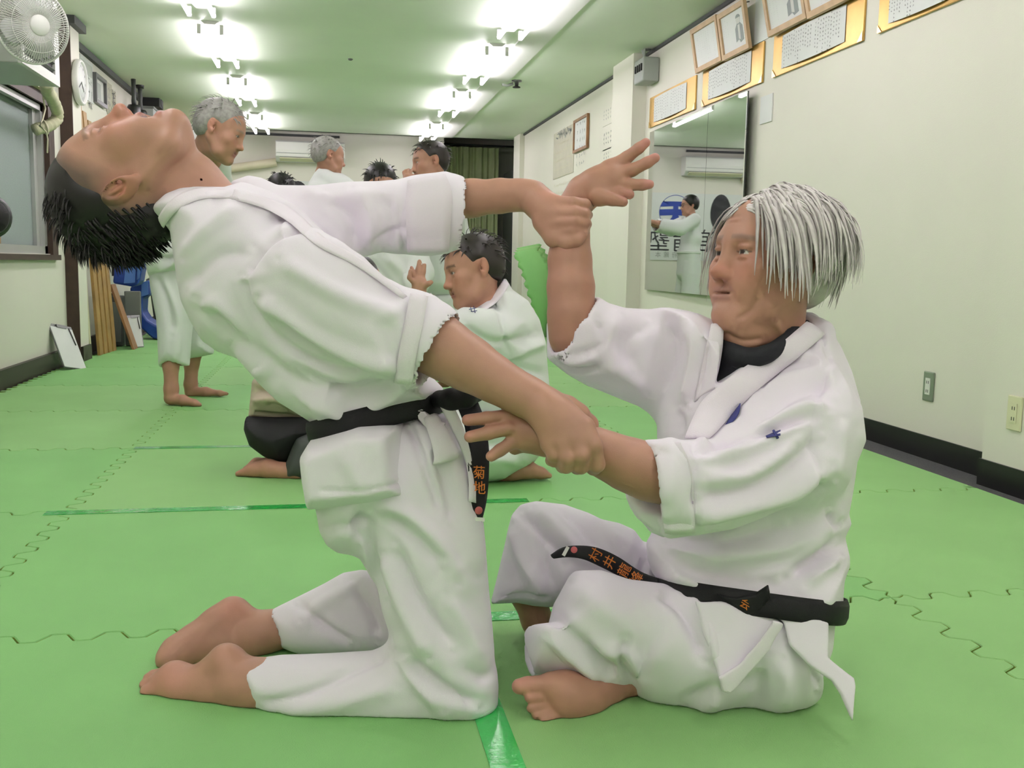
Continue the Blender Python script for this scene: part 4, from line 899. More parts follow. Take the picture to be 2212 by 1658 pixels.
def head_color(F, V, col, base, hairfn=None, lips=(.36, .13, .11), browc=(.06, .045, .04), iris=(.02, .012, .01), browdens=.85, open_=0.0, jd=0.0, red=.12, closed=False, slit=.0046):
    q = F.loc(V); x, y, z = q.T; near = (np.abs(x) < .2) & (np.abs(y) < .12) & (np.abs(z) < .2)
    def blend(m, c):
        m = (np.clip(m, 0, 1)*near)[:, None]; col[:] = col*(1-m)+np.array(c)*m
    ay = np.abs(y)
    rd = np.exp(-(((x-.1)/.03)**2+(y/.02)**2+((z+.04)/.02)**2))+.7*np.exp(-(((x-.07)/.03)**2+((ay-.045)/.02)**2+((z+.03)/.025)**2))+.9*np.exp(-(((ay-.083)/.012)**2+((x+.016)/.03)**2+(z/.035)**2))
    col += (rd*near*red)[:, None]*np.array([.35, -.12, -.1])
    blend(1.6*np.exp(-(((z+.0635)/.0055)**2+(y/.025)**4))*(x > .072)+1.6*np.exp(-(((z+.0775+open_+jd*.3)/.006)**2+(y/.023)**4))*(x > .066), lips)
    bz = .0245-.12*np.maximum(ay-.03, 0)
    blend(browdens*np.exp(-(((z-bz)/.0045)**4))*(ay > .011)*(ay < .050)*(x > .045), browc)
    # eyes
    e = ((x-.0715)/.0134)**2+((ay-.031)/.0147)**2+((z-.0005)/.013)**2
    dv = np.hypot((ay-.031)/.0125, (z+.0005)/slit); ey = (dv < 1) & (x > .074) & (e < 1.12)
    if closed: ey = ey & False; blend(.8*np.exp(-((z+.004-.25*(ay-.031)**2/.012)/.0014)**2)*(np.abs(ay-.031) < .0125)*(x > .066), (.06, .035, .03)); dv = dv*0
    blend(ey*1.0, (.55, .52, .48)); blend((ey & (np.hypot(ay-.031, z) < .0062))*1.0, iris)
    blend((((dv > .85) & (dv < 1.25) & (z > -.001) & (x > .072))*.75), (.05, .035, .03))
    if open_ > 0:
        blend(((np.abs(z+.068+open_*.5) < open_*.6) & (ay < .021) & (x < .082) & (x > .03))*.9, (.12, .035, .03))
    if hairfn is not None:
        m, c = hairfn(x, y, z); blend(m, c)
    return col
SKIN = (.44, .235, .165)
# ================================================================= hair
def strands(name, F, roots, init, grav, n_seg, length, width, m, parent, ell, seed=0, stiff=.55, flat=1.0, jit=.25):
    """tapered locks grown from root points, pulled by a direction field, kept outside the skull ellipsoid (centre, radii in the head frame)"""
    r = np.random.RandomState(seed); ec, er = np.array(ell[0]), np.array(ell[1]); mb_v, mb_f = [], []
    for i, p in enumerate(roots):
        p = np.array(p, float); q0 = F.loc(p[None])[0]; nrm = (q0-ec)/er**2; nrm /= np.linalg.norm(nrm); nw = nrm@F.R
        d = init(q0, nw) if callable(init) else np.array(init); d = d+r.normal(size=3)*jit*.5; d /= np.linalg.norm(d)
        L = length(q0) if callable(length) else length; L *= r.uniform(.75, 1.15); st = L/n_seg; P = [p-nw*.003]; c = p.copy()
        for k in range(n_seg):
            g = grav(q0, k/n_seg) if callable(grav) else grav
            d = d*stiff+np.array(g)*(1-stiff)+r.normal(size=3)*jit*.18; d /= np.linalg.norm(d); c = c+d*st
            q = F.loc(c[None])[0]; e = np.sqrt((((q-ec)/er)**2).sum())
            if e < 1.0: q = ec+(q-ec)/e*1.0; c2 = F.p(*q); d = c2-P[-1]; d = d/(np.linalg.norm(d)+1e-9); c = c2
            P.append(c.copy())
        w0 = width*r.uniform(.7, 1.3); o = len(mb_v); K = 4
        for k, c in enumerate(P):
            t = P[min(k+1, len(P)-1)]-P[max(k-1, 0)]; t /= np.linalg.norm(t)+1e-9; q = F.loc(c[None])[0]; nn = ((q-ec)/er**2)@F.R; nn -= t*(nn@t); nn /= np.linalg.norm(nn)+1e-9; b = np.cross(t, nn)
            w = w0*(1-.92*(k/(len(P)-1))**2.2)
            mb_v += [c+b*w, c+nn*w*.45*flat, c-b*w, c-nn*w*.45*flat]
        for k in range(len(P)-1):
            for j in range(K): mb_f.append((o+k*K+j, o+k*K+(j+1) % K, o+(k+1)*K+(j+1) % K, o+(k+1)*K+j))
    Q = np.array(mb_f); o = qmesh(name, np.array(mb_v), Q, m, parent); o['kind'] = 'stuff'; return o
def scalp_roots(F, n, test, seed, ec=(-.016, 0, .036), er=(.099, .078, .084)):
    r = np.random.RandomState(seed); out = []; ec, er = np.array(ec), np.array(er)
    while len(out) < n:
        u = r.normal(size=3); u /= np.linalg.norm(u); q = ec+er*u
        if test(*q): out.append(F.p(*q))
    return out
def paint_spots(V, col, spots):
    for c, rad, rgb, a in spots:
        d = np.linalg.norm(V-c, axis=1); m = (a*np.exp(-(d/rad)**2))[:, None]; col[:] = col*(1-m)+np.array(rgb)*m
    return col
def ground(V, z=.0012): V[:, 2] = np.maximum(V[:, 2], z); return V
def nails(v, *a): pass
GRAV = np.array([0, 0, -1.0])
# ================================================================= PERSON 1: the man bent backward on his knees
def person_one():
    T = tag(empty('person', HZ(800, 1500, 0)), 'kneeling man in white gi and black belt arching far backward, gripping both wrists', 'person')
    # ---- body
    v = Vol(.0027)
    up = cam_dir(-.935, -.355, -.02); fw = cam_dir(-.32, .89, -.31); ear = PD(260, 410, 1.585); s = .985
    F = Frame(ear, fw, up, s); F.o = ear-s*(-.018*F.f-.079*F.l-.002*F.u)
    head_prims(v, F, jb=.016, mw=.036, open_=.017, jawdrop=.008, fat=.95, nose=.97, brow=.95, cheek=1.05)
    v.chain(C((310, 395, 1.67, 70), (362, 405, 1.68, 64), (414, 436, 1.69, 70), (460, 490, 1.70, 78)), .03)
    v.chain(C((376, 345, 1.67, 30), (420, 384, 1.68, 38), (466, 436, 1.69, 45)), .03)
    v.chain(C((445, 470, 1.70, 60), (620, 640, 1.70, 36), (800, 900, 1.70, 36)), .03)                       # trunk inside the jacket
    v.chain(C((520, 540, 1.64, 34), (700, 640, 1.57, 40), (880, 704, 1.545, 62)), .03); v.chain(C((540, 470, 1.80, 34), (760, 450, 1.86, 34), (930, 435, 1.88, 42)), .03)
    # near arm and gripping hand
    v.chain(C((880, 704, 1.545, 66), (930, 735, 1.54, 65), (975, 764, 1.53, 58), (1020, 790, 1.525, 53), (1070, 820, 1.515, 45), (1115, 845, 1.505, 40), (1152, 864, 1.50, 39)), .02)
    v.chain(C((1152, 864, 1.50, 38), (1190, 890, 1.49, 40), (1222, 915, 1.483, 42)), .02)
    for (kx, ky, kd, kr), rest in (((1262, 922, 1.468, 23), [(1282, 962, 1.457, 20), (1289, 1002, 1.468, 18), (1282, 1010, 1.498, 16), (1268, 1000, 1.515, 13)]),
                                   ((1243, 946, 1.462, 24), [(1256, 982, 1.453, 19), (1255, 1006, 1.466, 17.5), (1247, 1009, 1.495, 15), (1235, 1000, 1.515, 13)]),
                                   ((1214, 958, 1.464, 23), [(1226, 988, 1.456, 18.5), (1223, 1005, 1.468, 17), (1216, 1006, 1.497, 15), (1205, 998, 1.515, 12)]),
                                   ((1187, 958, 1.472, 20), [(1198, 981, 1.464, 16.5), (1197, 993, 1.476, 15), (1190, 994, 1.5, 13)])):
        v.chain(C((1178, 882, 1.49, 30), (kx, ky, kd, kr)), .014); v.chain(C((kx, ky, kd, kr), *rest), .004)
    v.chain(C((1185, 868, 1.505, 26), (1225, 880, 1.51, 24), (1250, 894, 1.512, 21), (1272, 915, 1.53, 18), (1280, 940, 1.548, 15)), .01)
    # far arm and gripping hand
    v.chain(C((960, 432, 1.885, 41), (1020, 428, 1.885, 37), (1080, 423, 1.885, 33), (1125, 421, 1.88, 30), (1152, 424, 1.872, 30)), .02)
    v.chain(C((1152, 424, 1.872, 30), (1180, 450, 1.85, 33)), .015)
    for (kx, ky, kd, kr), rest in (((1202, 438, 1.835, 16), [(1238, 437, 1.815, 12.5), (1264, 440, 1.822, 11.5), (1271, 443, 1.845, 10.5)]),
                                   ((1198, 460, 1.828, 18), [(1242, 458, 1.808, 13.5), (1263, 462, 1.816, 12.5), (1270, 464, 1.842, 11)]),
                                   ((1196, 482, 1.828, 18), [(1242, 478, 1.808, 13.5), (1263, 481, 1.817, 12.5), (1268, 484, 1.842, 11)]),
                                   ((1194, 503, 1.832, 17), [(1238, 497, 1.812, 13), (1257, 497, 1.821, 12), (1264, 498, 1.845, 11)])):
        v.chain(C((1165, 440, 1.862, 27), (kx, ky, kd, kr)), .013); v.chain(C((kx, ky, kd, kr), *rest), .003)
    v.chain(C((1172, 480, 1.845, 22), (1196, 514, 1.832, 19), (1226, 524, 1.818, 15), (1246, 518, 1.813, 12.5), (1260, 508, 1.818, 10.5)), .008)
    # legs inside the trousers, feet with upturned soles
    v.chain(C((800, 950, 1.68, 36), (990, 1450, 1.655, 34), (700, 1482, 1.655, 34), (600, 1481, 1.652, 46), (548, 1480, 1.658, 50), (512, 1474, 1.665, 48)), .03)
    v.chain(C((800, 950, 1.78, 34), (920, 1345, 1.868, 34), (720, 1345, 1.868, 36), (600, 1358, 1.866, 34), (560, 1368, 1.862, 39), (530, 1366, 1.865, 40)), .03)
    v.chain(C((512, 1472, 1.665, 46), (489, 1431, 1.668, 36)), .02); v.chain(C((489, 1430, 1.668, 36), (455, 1459, 1.672, 33), (415, 1478, 1.678, 33), (378, 1468, 1.685, 36), (345, 1478, 1.69, 27)), .018)
    v.chain(C((515, 1492, 1.66, 42), (450, 1490, 1.665, 34), (395, 1488, 1.672, 28), (350, 1488, 1.678, 20)), .018)
    for a, b, c, d, r0 in ((352, 1488, 318, 1493, 15.5), (350, 1474, 313, 1478, 12), (352, 1464, 320, 1464, 11), (358, 1456, 330, 1456, 10.5)): v.chain(C((a, b, 1.672+(1488-b)*.001, r0+2), ((a+c)/2, (b+d)/2-2, 1.672+(1488-b)*.001, r0), (c, d, 1.672+(1488-b)*.001, r0)), .004)
    v.chain(C((532, 1362, 1.865, 40), (503, 1327, 1.868, 34)), .02); v.chain(C((503, 1327, 1.862, 34), (468, 1352, 1.85, 36), (420, 1388, 1.825, 36), (380, 1412, 1.80, 33), (364, 1424, 1.785, 24)), .02)
    v.chain(C((545, 1382, 1.855, 36), (480, 1392, 1.842, 34), (420, 1408, 1.82, 28), (372, 1426, 1.79, 20)), .02)
    V, Q = v.mesh(); V = ground(relax(V, Q, 1, .4))
    col = np.tile(np.array(SKIN), (len(V), 1))
    def hairfn(x, y, z):
        m = np.clip((z-.0-np.maximum(x-.02, 0)*1.0)/.045, 0, 1)*(x < .08)+np.clip((-.025-x-.35*np.clip(-z, -.1, .03))/.035, 0, 1)*(z > -.065); m = np.clip(m, 0, 1)*.82
        return m, (.085, .068, .06)
    head_color(F, V, col, SKIN, hairfn, open_=.017, jd=.008, browc=(.12, .08, .06), browdens=.5, red=.2, closed=True)
    pink = (.60, .27, .21)
    paint_spots(V, col, [(PD(500, 1310, 1.83), .035, pink, .7), (PD(390, 1400, 1.85), .05, pink, .7), (PD(350, 1465, 1.65), .05, pink, .55), (PD(480, 1410, 1.63), .03, pink, .3),
                         (PD(1250, 930, 1.44), .035, (.36, .19, .14), .45), (PD(1195, 412, 1.83), .02, pink, .5), (PD(1235, 470, 1.80), .03, (.56, .29, .22), .3), (PD(286, 283, 1.6), .006, (.2, .08, .05), .8), (PD(238, 345, 1.5), .004, (.16, .08, .06), .8)])
    qmesh('body', V, Q, M_skin, T, col)
    # teeth
    tb = MB()
    for k in range(-3, 4): tb.obox(F.p(.074-abs(k)*.0026, k*.0066, -.0695), F.f*.003, F.l*.003, F.u*.006)
    tb.build('teeth', mat('ivory_teeth', (.66, .50, .30), .3), T, .001)['kind'] = 'stuff'
    # ---- hair
    hv = Vol(.003)
    hv.ell(F.p(-.025, 0, .056), F.R, np.array((.100, .082, .087))*s, .01); hv.ell(F.p(-.075, 0, -.002), F.R, np.array((.052, .068, .072))*s, .03)
    hv.cone(F.p(.03, -.125, -.03), F.p(.05, -.125, .03), .078*s, .066*s, .012, -1); hv.cone(F.p(.03, .125, -.03), F.p(.05, .125, .03), .078*s, .066*s, .012, -1); hv.ell(F.p(.115, 0, .01), F.R, (.07, .1, .070), .01, -1)
    HV, HQ = hv.mesh(); hair = qmesh('hair', HV, HQ, M_hblack, T)
    ro = scalp_roots(F, 520, lambda x, y, z: (z > .075 and x < .03) or (x < -.08 and z > -.05), 5)
    strands('hair_strands', F, ro, lambda q, n: n*.25-F.f*.6+F.u*.1, lambda q, t: GRAV*.7+RT*.3, 6, lambda q: .020+.018*max(0, q[2])/.12, .0026, M_hblack, hair, ((-.035, 0, .045), (.098, .085, .092)), 3, .74, 1, .15)
    ro = scalp_roots(F, 420, lambda x, y, z: x < -.045 and y < .03 and z > -.06, 15, (-.035, 0, .04), (.1, .086, .09))
    strands('hair_strands', F, ro, lambda q, n: -F.f*.8-F.u*.25, lambda q, t: GRAV*.5-F.u*.5, 5, .022, .0026, M_hblack, hair, ((-.035, 0, .042), (.097, .084, .091)), 13, .8, 1, .12)
    # ---- jacket
    v = Vol(.0046)
    torso = [(344, 470), (362, 446), (386, 424), (422, 410), (458, 407), (504, 409), (540, 396), (590, 412), (640, 440), (700, 500), (781, 553), (840, 612), (880, 660), (905, 740), (935, 815), (958, 838), (952, 880), (870, 905), (760, 935), (692, 945), (682, 915), (650, 895), (610, 870), (570, 830), (546, 792), (530, 775), (480, 760), (450, 740), (425, 700), (405, 660), (395, 610), (390, 560), (385, 512), (366, 492)]
    v.slab(torso, (620, 650, 1.70, 0, 0), .165, .115)
    v.slab([(497, 394), (537, 378), (567, 383), (600, 398), (680, 400), (748, 395), (858, 395), (900, 384), (962, 374), (979, 397), (974, 468), (969, 544), (929, 549), (882, 545), (832, 539), (760, 560), (680, 560), (580, 500), (520, 450)], (750, 460, 1.85, .015, 0), .062, .062, .03)
    v.slab([(535, 610), (575, 530), (625, 480), (690, 495), (781, 553), (830, 601), (870, 632), (926, 638), (940, 642), (916, 700), (902, 760), (891, 832), (862, 829), (800, 806), (740, 777), (660, 735), (590, 690)], (740, 660, 1.555, -.008, 0), .082, .075, .035)
    v.slab([(690, 940), (668, 975), (672, 1020), (684, 1092), (760, 1090), (830, 1080), (906, 1061), (893, 960), (885, 905), (800, 900)], (780, 1000, 1.70, 0, 0), .185, .035, .02)
    v.chain(C((858, 470, 1.862, 74), (915, 465, 1.876, 80), (968, 458, 1.885, 84)), .012); v.chain(C((830, 690, 1.55, 80), (880, 718, 1.545, 92), (915, 738, 1.54, 98)), .012)
    # openings
    v.cone(PD(1010, 462, 1.89), PD(900, 462, 1.876), 76*1.88/FPX, 62*1.88/FPX, .004, -1); v.cone(PD(960, 765, 1.535), PD(860, 712, 1.545), 88*1.54/FPX, 74*1.54/FPX, .004, -1)
    v.chain(C((300, 390, 1.67, 82), (372, 392, 1.68, 76), (425, 425, 1.69, 80)), .008, -1)
    V, Q = v.mesh()
    JF = [([(530, 590), (560, 545), (600, 508), (660, 490)], -.007, 7), ([(520, 600), (560, 690), (660, 770), (780, 810)], -.006, 9),
          ([(560, 640), (700, 740), (860, 800)], .010, 16), ([(600, 560), (740, 640), (880, 690)], .007, 20), ([(600, 690), (680, 745), (760, 790)], -.010, 12),
          ([(700, 500), (800, 590), (890, 640)], .006, 16), ([(880, 650), (868, 740), (858, 828)], -.004, 6),
          ([(395, 560), (440, 500), (520, 440)], .006, 16), ([(400, 620), (460, 560), (540, 540)], -.006, 16), ([(420, 640), (500, 690), (560, 790)], .008, 18), ([(440, 660), (520, 730), (640, 830), (760, 860)], -.010, 18),
          ([(500, 740), (620, 850), (760, 880)], .011, 18), ([(560, 800), (680, 880), (820, 850)], -.009, 13), ([(660, 880), (780, 880), (900, 820)], .009, 13), ([(640, 800), (760, 850), (880, 830)], -.009, 13), ([(700, 860), (800, 830), (870, 840)], -.006, 9),
          ([(430, 430), (520, 420), (620, 470)], .004, 12), ([(560, 430), (640, 460), (720, 530)], -.005, 10),
          ([(700, 420), (760, 470), (770, 540)], -.009, 15), ([(760, 410), (800, 470), (790, 540)], .008, 16), ([(830, 420), (850, 480), (830, 535)], -.008, 13), ([(870, 440), (865, 500), (880, 545)], -.006, 7), ([(640, 410), (740, 430), (850, 410)], .005, 14), ([(800, 520), (880, 490), (920, 470)], -.005, 8),
          ([(690, 1060), (780, 1060), (900, 1035)], -.003, 4), ([(740, 960), (770, 1030), (800, 1080)], .005, 22), ([(850, 930), (860, 1000), (880, 1050)], -.004, 14)]
    V = folds(relax(V, Q, 1, .4), Q, JF, .0022, 2); JB = bvh(V, Q); jk = qmesh('jacket', V, Q, M_gi, T)
    JV = V
    # collar band round the neck, lapel line, seams
    col_pts = [(344, 472), (358, 450), (384, 426), (420, 411), (458, 407), (506, 410)]
    surf_strip('collar', JB, [(x-2, y-3) for x, y in col_pts], [(x+10, y+20) for x, y in col_pts], .0025, M_gi2, jk, .001, 26, 1.62)
    surf_strip('lapel', JB, [(506, 409), (580, 428), (640, 458), (700, 512), (790, 566), (880, 640)], [(500, 430), (566, 448), (622, 478), (684, 530), (776, 578), (870, 646)], .002, M_gi2, jk, .002, 26, 1.62)
    surf_strip('cuff_band', JB, [(886, 634), (876, 690), (862, 760), (852, 826)], [(925, 640), (914, 700), (901, 760), (890, 830)], .004, M_gi2, jk, .002, 14, 1.5)
    surf_strip('cuff_band', JB, [(880, 390), (876, 440), (878, 500), (880, 545)], [(962, 376), (977, 420), (973, 490), (969, 543)], .004, M_gi2, jk, .002, 14, 1.85)
    # ---- trousers
    v = Vol(.0046)
    v.slab([(895, 900), (985, 890), (1012, 960), (1040, 1100), (1056, 1250), (1069, 1400), (1072, 1480), (1062, 1528), (1030, 1548), (960, 1540), (900, 1480), (855, 1400), (826, 1310), (812, 1235), (790, 1160), (784, 1100), (800, 1000)], (930, 1250, 1.655, 0, 0), .092, .085)
    v.slab([(850, 1388), (900, 1400), (1060, 1460), (1066, 1520), (1030, 1550), (980, 1562), (850, 1567), (740, 1563), (640, 1552), (575, 1540), (548, 1520), (535, 1480), (531, 1440), (545, 1428), (600, 1419), (700, 1415), (800, 1408)], (800, 1490, 1.65, -.003, 0), .062, .06, .03)
    v.slab([(584, 1318), (620, 1300), (700, 1260), (740, 1238), (780, 1232), (830, 1240), (900, 1300), (900, 1400), (800, 1410), (720, 1412), (650, 1408), (612, 1395), (598, 1370)], (720, 1330, 1.868, 0, 0), .056, .054, .03)
    v.slab([(672, 975), (694, 948), (780, 930), (900, 900), (930, 1060), (860, 1150), (816, 1225), (790, 1195), (740, 1187), (715, 1170), (699, 1140), (692, 1095), (676, 1020)], (780, 1060, 1.72, 0, 0), .165, .09, .04)
    v.chain(C((850, 1080, 1.80, 95), (930, 1330, 1.865, 80), (850, 1340, 1.868, 66)), .03)
    v.cone(PD(480, 1485, 1.66), PD(585, 1483, 1.653), 47*1.66/FPX, 50*1.65/FPX, .004, -1); v.cone(PD(540, 1364, 1.865), PD(640, 1352, 1.866), 34*1.86/FPX, 42*1.86/FPX, .004, -1)
    V, Q = v.mesh()
    TF = [([(790, 1110), (800, 1180), (830, 1290)], -.010, 14), ([(820, 1100), (900, 1160), (960, 1220)], -.008, 16), ([(800, 1090), (880, 1110), (950, 1180), (990, 1260)], .009, 20), ([(830, 1190), (870, 1300), (930, 1420)], .011, 18), ([(850, 1180), (900, 1290), (980, 1400)], -.010, 16), ([(880, 1420), (960, 1490), (1040, 1520)], -.010, 14), ([(860, 1400), (900, 1470), (960, 1530)], .008, 16),
          ([(560, 1520), (660, 1500), (760, 1450), (840, 1410)], -.007, 12), ([(600, 1535), (720, 1520), (860, 1480)], .006, 20), ([(1000, 1000), (1020, 1100), (1030, 1250)], .006, 24), ([(940, 960), (970, 1060), (975, 1130)], -.008, 14), ([(960, 1280), (1010, 1360), (1040, 1440)], .006, 18),
          ([(650, 1340), (700, 1300), (780, 1260)], .006, 14), ([(640, 1300), (700, 1350), (760, 1390)], -.007, 10), ([(760, 1260), (800, 1320), (820, 1380)], -.008, 12), ([(720, 1140), (780, 1130), (800, 1110)], -.008, 12), ([(780, 1100), (770, 1140), (780, 1180)], -.010, 10), ([(880, 910), (915, 1000), (950, 1100)], -.007, 9), ([(1000, 1440), (1040, 1460), (1066, 1450)], -.006, 12)]
    V = ground(folds(relax(V, Q, 1, .4), Q, TF, .002, 5)); TB = bvh(V, Q); tr = qmesh('trousers', V, Q, M_gi, T)
    # tie ends and a folded flap by the hip
    surf_strip('tie_end', TB, [(948, 872), (975, 925), (1002, 985), (1013, 1040), (1012, 1082)], [(975, 868), (1000, 920), (1018, 985), (1025, 1040), (1027, 1086)], .005, M_gi2, tr, .006, 20, 1.6)
    surf_strip('tie_end', TB, [(915, 905), (930, 950), (938, 985), (935, 1003)], [(945, 895), (975, 945), (990, 975), (986, 990)], .006, M_gi2, tr, .008, 12, 1.6)
    surf_strip('tie_end', TB, [(900, 900), (925, 925), (950, 930)], [(912, 884), (940, 905), (962, 915)], .006, M_gi2, tr, .008, 10, 1.6)
    # ---- belt
    a, b = on(JB, 700, 925, 0), on(JB, 930, 866, 0); c = PD(815, 900, 1.70); ax = (b-a)/np.linalg.norm(b-a); nrm = np.cross(ax, FW); nrm /= np.linalg.norm(nrm)
    AV = np.concatenate([JV, V]); L, nrm = belt_loop(AV, c, nrm, .04, .0, 80)
    bl = band('belt', L, nrm, .040, .005, M_belt, T)
    ea = [(985, 872), (1004, 922), (1010, 985), (1012, 1045), (1020, 1095), (1027, 1131)]; eb = [(1024, 850), (1044, 900), (1055, 962), (1055, 1030), (1050, 1082), (1039, 1126)]
    def hang(L_, ds): return [PD(x, y, d) for (x, y), d in zip(smooth_line(L_, 5), np.interp(np.linspace(0, 1, 5*(len(L_)-1)+1), np.linspace(0, 1, len(ds)), ds))]
    dd = [1.655, 1.62, 1.60, 1.595, 1.595, 1.60]
    be = strip('belt_end', hang(ea, dd), hang(eb, [x+.02 for x in dd]), .004, M_belt, bl)
    kn = Vol(.003); kn.chain(C((950, 862, 1.62, 20), (975, 862, 1.60, 22), (1005, 858, 1.61, 22), (1030, 850, 1.65, 18)), .01); KV, KQ = kn.mesh(); qmesh('belt_knot', KV, KQ, M_belt, bl)
    xa, ya_ = cam_dir(1, 0, -.5), cam_dir(.0, 1, 0); xa /= np.linalg.norm(xa)
    for ch, (px, py, d) in zip('菊地', ((1035, 1022, 1.588), (1036, 1055, 1.588))): text_obj('orange_lettering', ch, .023, PD(px, py, d), xa, ya_, M_orange, bl, .0006)
    MB().lathe([(.0065, 0), (.0065, .001), (.001, .0012)], PD(1034, 1102, 1.590), -FW+RT*.4, 16).build('red_emblem', M_red, bl)
    MB().obox(PD(1034, 1121, 1.593), xa*.011, ya_*.003, FW*.001).build('maker_label', M_white, bl)
    return T
P1 = person_one()
# ================================================================= PERSON 2: the seated white-haired man
def panel(name, b, poly, off, m, parent, T=.005, dflt=None, h=.0028):
    """thin cloth flap lying on a surface: plane fitted through the surface points under its outline"""
    cx, cyy = np.mean([p[0] for p in poly]), np.mean([p[1] for p in poly]); A, z = [], []
    for p in list(poly)+[(cx, cyy)]:
        q = on(b, *p)
        if q is not None: A.append([1, p[0]-cx, p[1]-cyy]); z.append((q-EYE)@FW)
    if len(z) >= 4 and dflt is None:
        sol = np.linalg.lstsq(np.array(A), np.array(z), rcond=None)[0]; r_ = np.array(z)-np.array(A)@sol; d0 = sol[0]+min(r_.min(), 0)*.5-off; gx, gy = sol[1]*100, sol[2]*100
    else: d0, gx, gy = dflt[0], dflt[1], dflt[2]
    v = Vol(h); v.slab(poly, (cx, cyy, d0, gx, gy), T, T*.9, .004); V, Q = v.mesh(); V = folds(V, Q, [], .0016, len(poly)+int(cx), 24); return qmesh(name, ground(V), Q, m, parent)
def person_two():
    T = tag(empty('person', HZ(1600, 1480, 0)), 'seated white-haired man in white gi over a black T-shirt, both wrists held', 'person')
    v = Vol(.0027); s = 1.03
    F = Frame(PD(1660, 566, 1.745), cam_dir(-.88, .14, -.44), cam_dir(.17, .98, 0), s)
    head_prims(v, F, fat=1.03, nose=.99, brow=1.1, cheek=1.05)
    v.chain(C((1662, 630, 1.755, 78), (1655, 700, 1.76, 72), (1648, 745, 1.785, 70), (1642, 800, 1.81, 60)), .03); v.chain(C((1590, 700, 1.70, 30), (1612, 735, 1.72, 34), (1622, 762, 1.745, 30)), .03)
    v.chain(C((1640, 800, 1.81, 50), (1640, 1000, 1.82, 36), (1650, 1350, 1.80, 36)), .03)
    v.chain(C((1750, 850, 1.76, 35), (1680, 980, 1.66, 38), (1560, 1050, 1.60, 40), (1480, 1045, 1.555, 48)), .03); v.chain(C((1520, 760, 1.88, 40), (1360, 780, 1.87, 36), (1240, 735, 1.835, 42)), .03)
    # near forearm and hand reaching left
    v.chain(C((1480, 1048, 1.55, 57), (1400, 1018, 1.54, 57), (1350, 1000, 1.535, 52), (1300, 978, 1.53, 45), (1262, 962, 1.528, 39), (1235, 952, 1.527, 35)), .02)
    v.chain(C((1235, 952, 1.527, 35), (1185, 942, 1.525, 38), (1140, 934, 1.523, 36)), .02)
    for k0, rest in (((1132, 912, 1.523, 19), [(1098, 898, 1.517, 15.5), (1052, 903, 1.512, 14.5), (1010, 907, 1.508, 13)]), ((1128, 930, 1.515, 19), [(1098, 925, 1.508, 15.5), (1054, 935, 1.503, 14.8), (1015, 943, 1.50, 13.2)]),
                     ((1130, 950, 1.517, 18), [(1106, 955, 1.512, 15), (1080, 972, 1.508, 13.5), (1061, 985, 1.505, 12.2)]), ((1140, 960, 1.535, 16), [(1112, 968, 1.55, 13), (1098, 960, 1.565, 12)])):
        v.chain(C((1180, 942, 1.523, 30), k0), .014); v.chain(C(k0, *rest), .004)
    v.chain(C((1200, 915, 1.535, 24), (1160, 893, 1.55, 18), (1120, 882, 1.56, 15), (1095, 880, 1.56, 13)), .01)
    # far forearm upright, hand bent back
    v.chain(C((1250, 735, 1.84, 40), (1233, 722, 1.832, 41), (1234, 680, 1.832, 47), (1233, 620, 1.84, 47), (1231, 560, 1.85, 43), (1232, 505, 1.86, 37), (1236, 452, 1.868, 33)), .02)
    v.chain(C((1236, 452, 1.868, 32), (1262, 416, 1.868, 35), (1298, 397, 1.862, 35), (1322, 388, 1.858, 30)), .016)
    for k0, rest in (((1316, 367, 1.86, 19), [(1354, 340, 1.855, 13.5), (1380, 320, 1.85, 12), (1395, 308, 1.848, 10.3)]), ((1326, 379, 1.853, 19), [(1366, 367, 1.847, 14), (1398, 351, 1.843, 12.3), (1415, 341, 1.842, 10.8)]),
                     ((1324, 396, 1.85, 18), [(1360, 399, 1.842, 13.5), (1388, 399, 1.838, 12), (1403, 398, 1.838, 10.3)]), ((1306, 414, 1.848, 18), [(1338, 417, 1.836, 13), (1360, 420, 1.832, 10.8)]), ((1292, 424, 1.838, 18), [(1322, 431, 1.824, 13.5), (1346, 436, 1.82, 11)])):
        v.chain(C(k0, *rest), .004); v.chain(C((1285, 402, 1.86, 28), k0), .014)
    # legs: far shin upright, near foot sole
    v.chain(C((1650, 1350, 1.80, 36), (1300, 1215, 1.94, 26), (1165, 1170, 1.94, 34), (1140, 1280, 1.95, 32), (1160, 1340, 1.955, 27), (1174, 1376, 1.958, 25)), .03); v.chain(C((1174, 1380, 1.958, 25), (1230, 1390, 1.99, 22), (1280, 1395, 2.0, 16)), .02)
    v.chain(C((1680, 1420, 1.74, 50), (1530, 1460, 1.71, 36), (1380, 1465, 1.71, 28), (1310, 1490, 1.685, 30)), .03)
    v.chain(C((1310, 1492, 1.68, 32), (1265, 1507, 1.652, 42), (1232, 1508, 1.638, 47), (1216, 1505, 1.632, 46)), .02); v.chain(C((1220, 1482, 1.635, 30), (1188, 1479, 1.622, 27)), .02)
    for pts in (((1175, 1480, 1.622, 23), (1140, 1481, 1.612, 20), (1122, 1482, 1.608, 17)), ((1182, 1503, 1.618, 18), (1158, 1505, 1.608, 13), (1144, 1506, 1.602, 11.5)), ((1186, 1520, 1.616, 17), (1162, 1526, 1.606, 11.5), (1147, 1529, 1.60, 10)), ((1194, 1533, 1.614, 16), (1172, 1541, 1.604, 11), (1158, 1544, 1.598, 9.5)), ((1204, 1543, 1.612, 15), (1186, 1551, 1.602, 10), (1173, 1555, 1.596, 8.5))): v.chain(C(*pts), .004)
    V, Q = v.mesh(); V = ground(relax(V, Q, 1, .4))
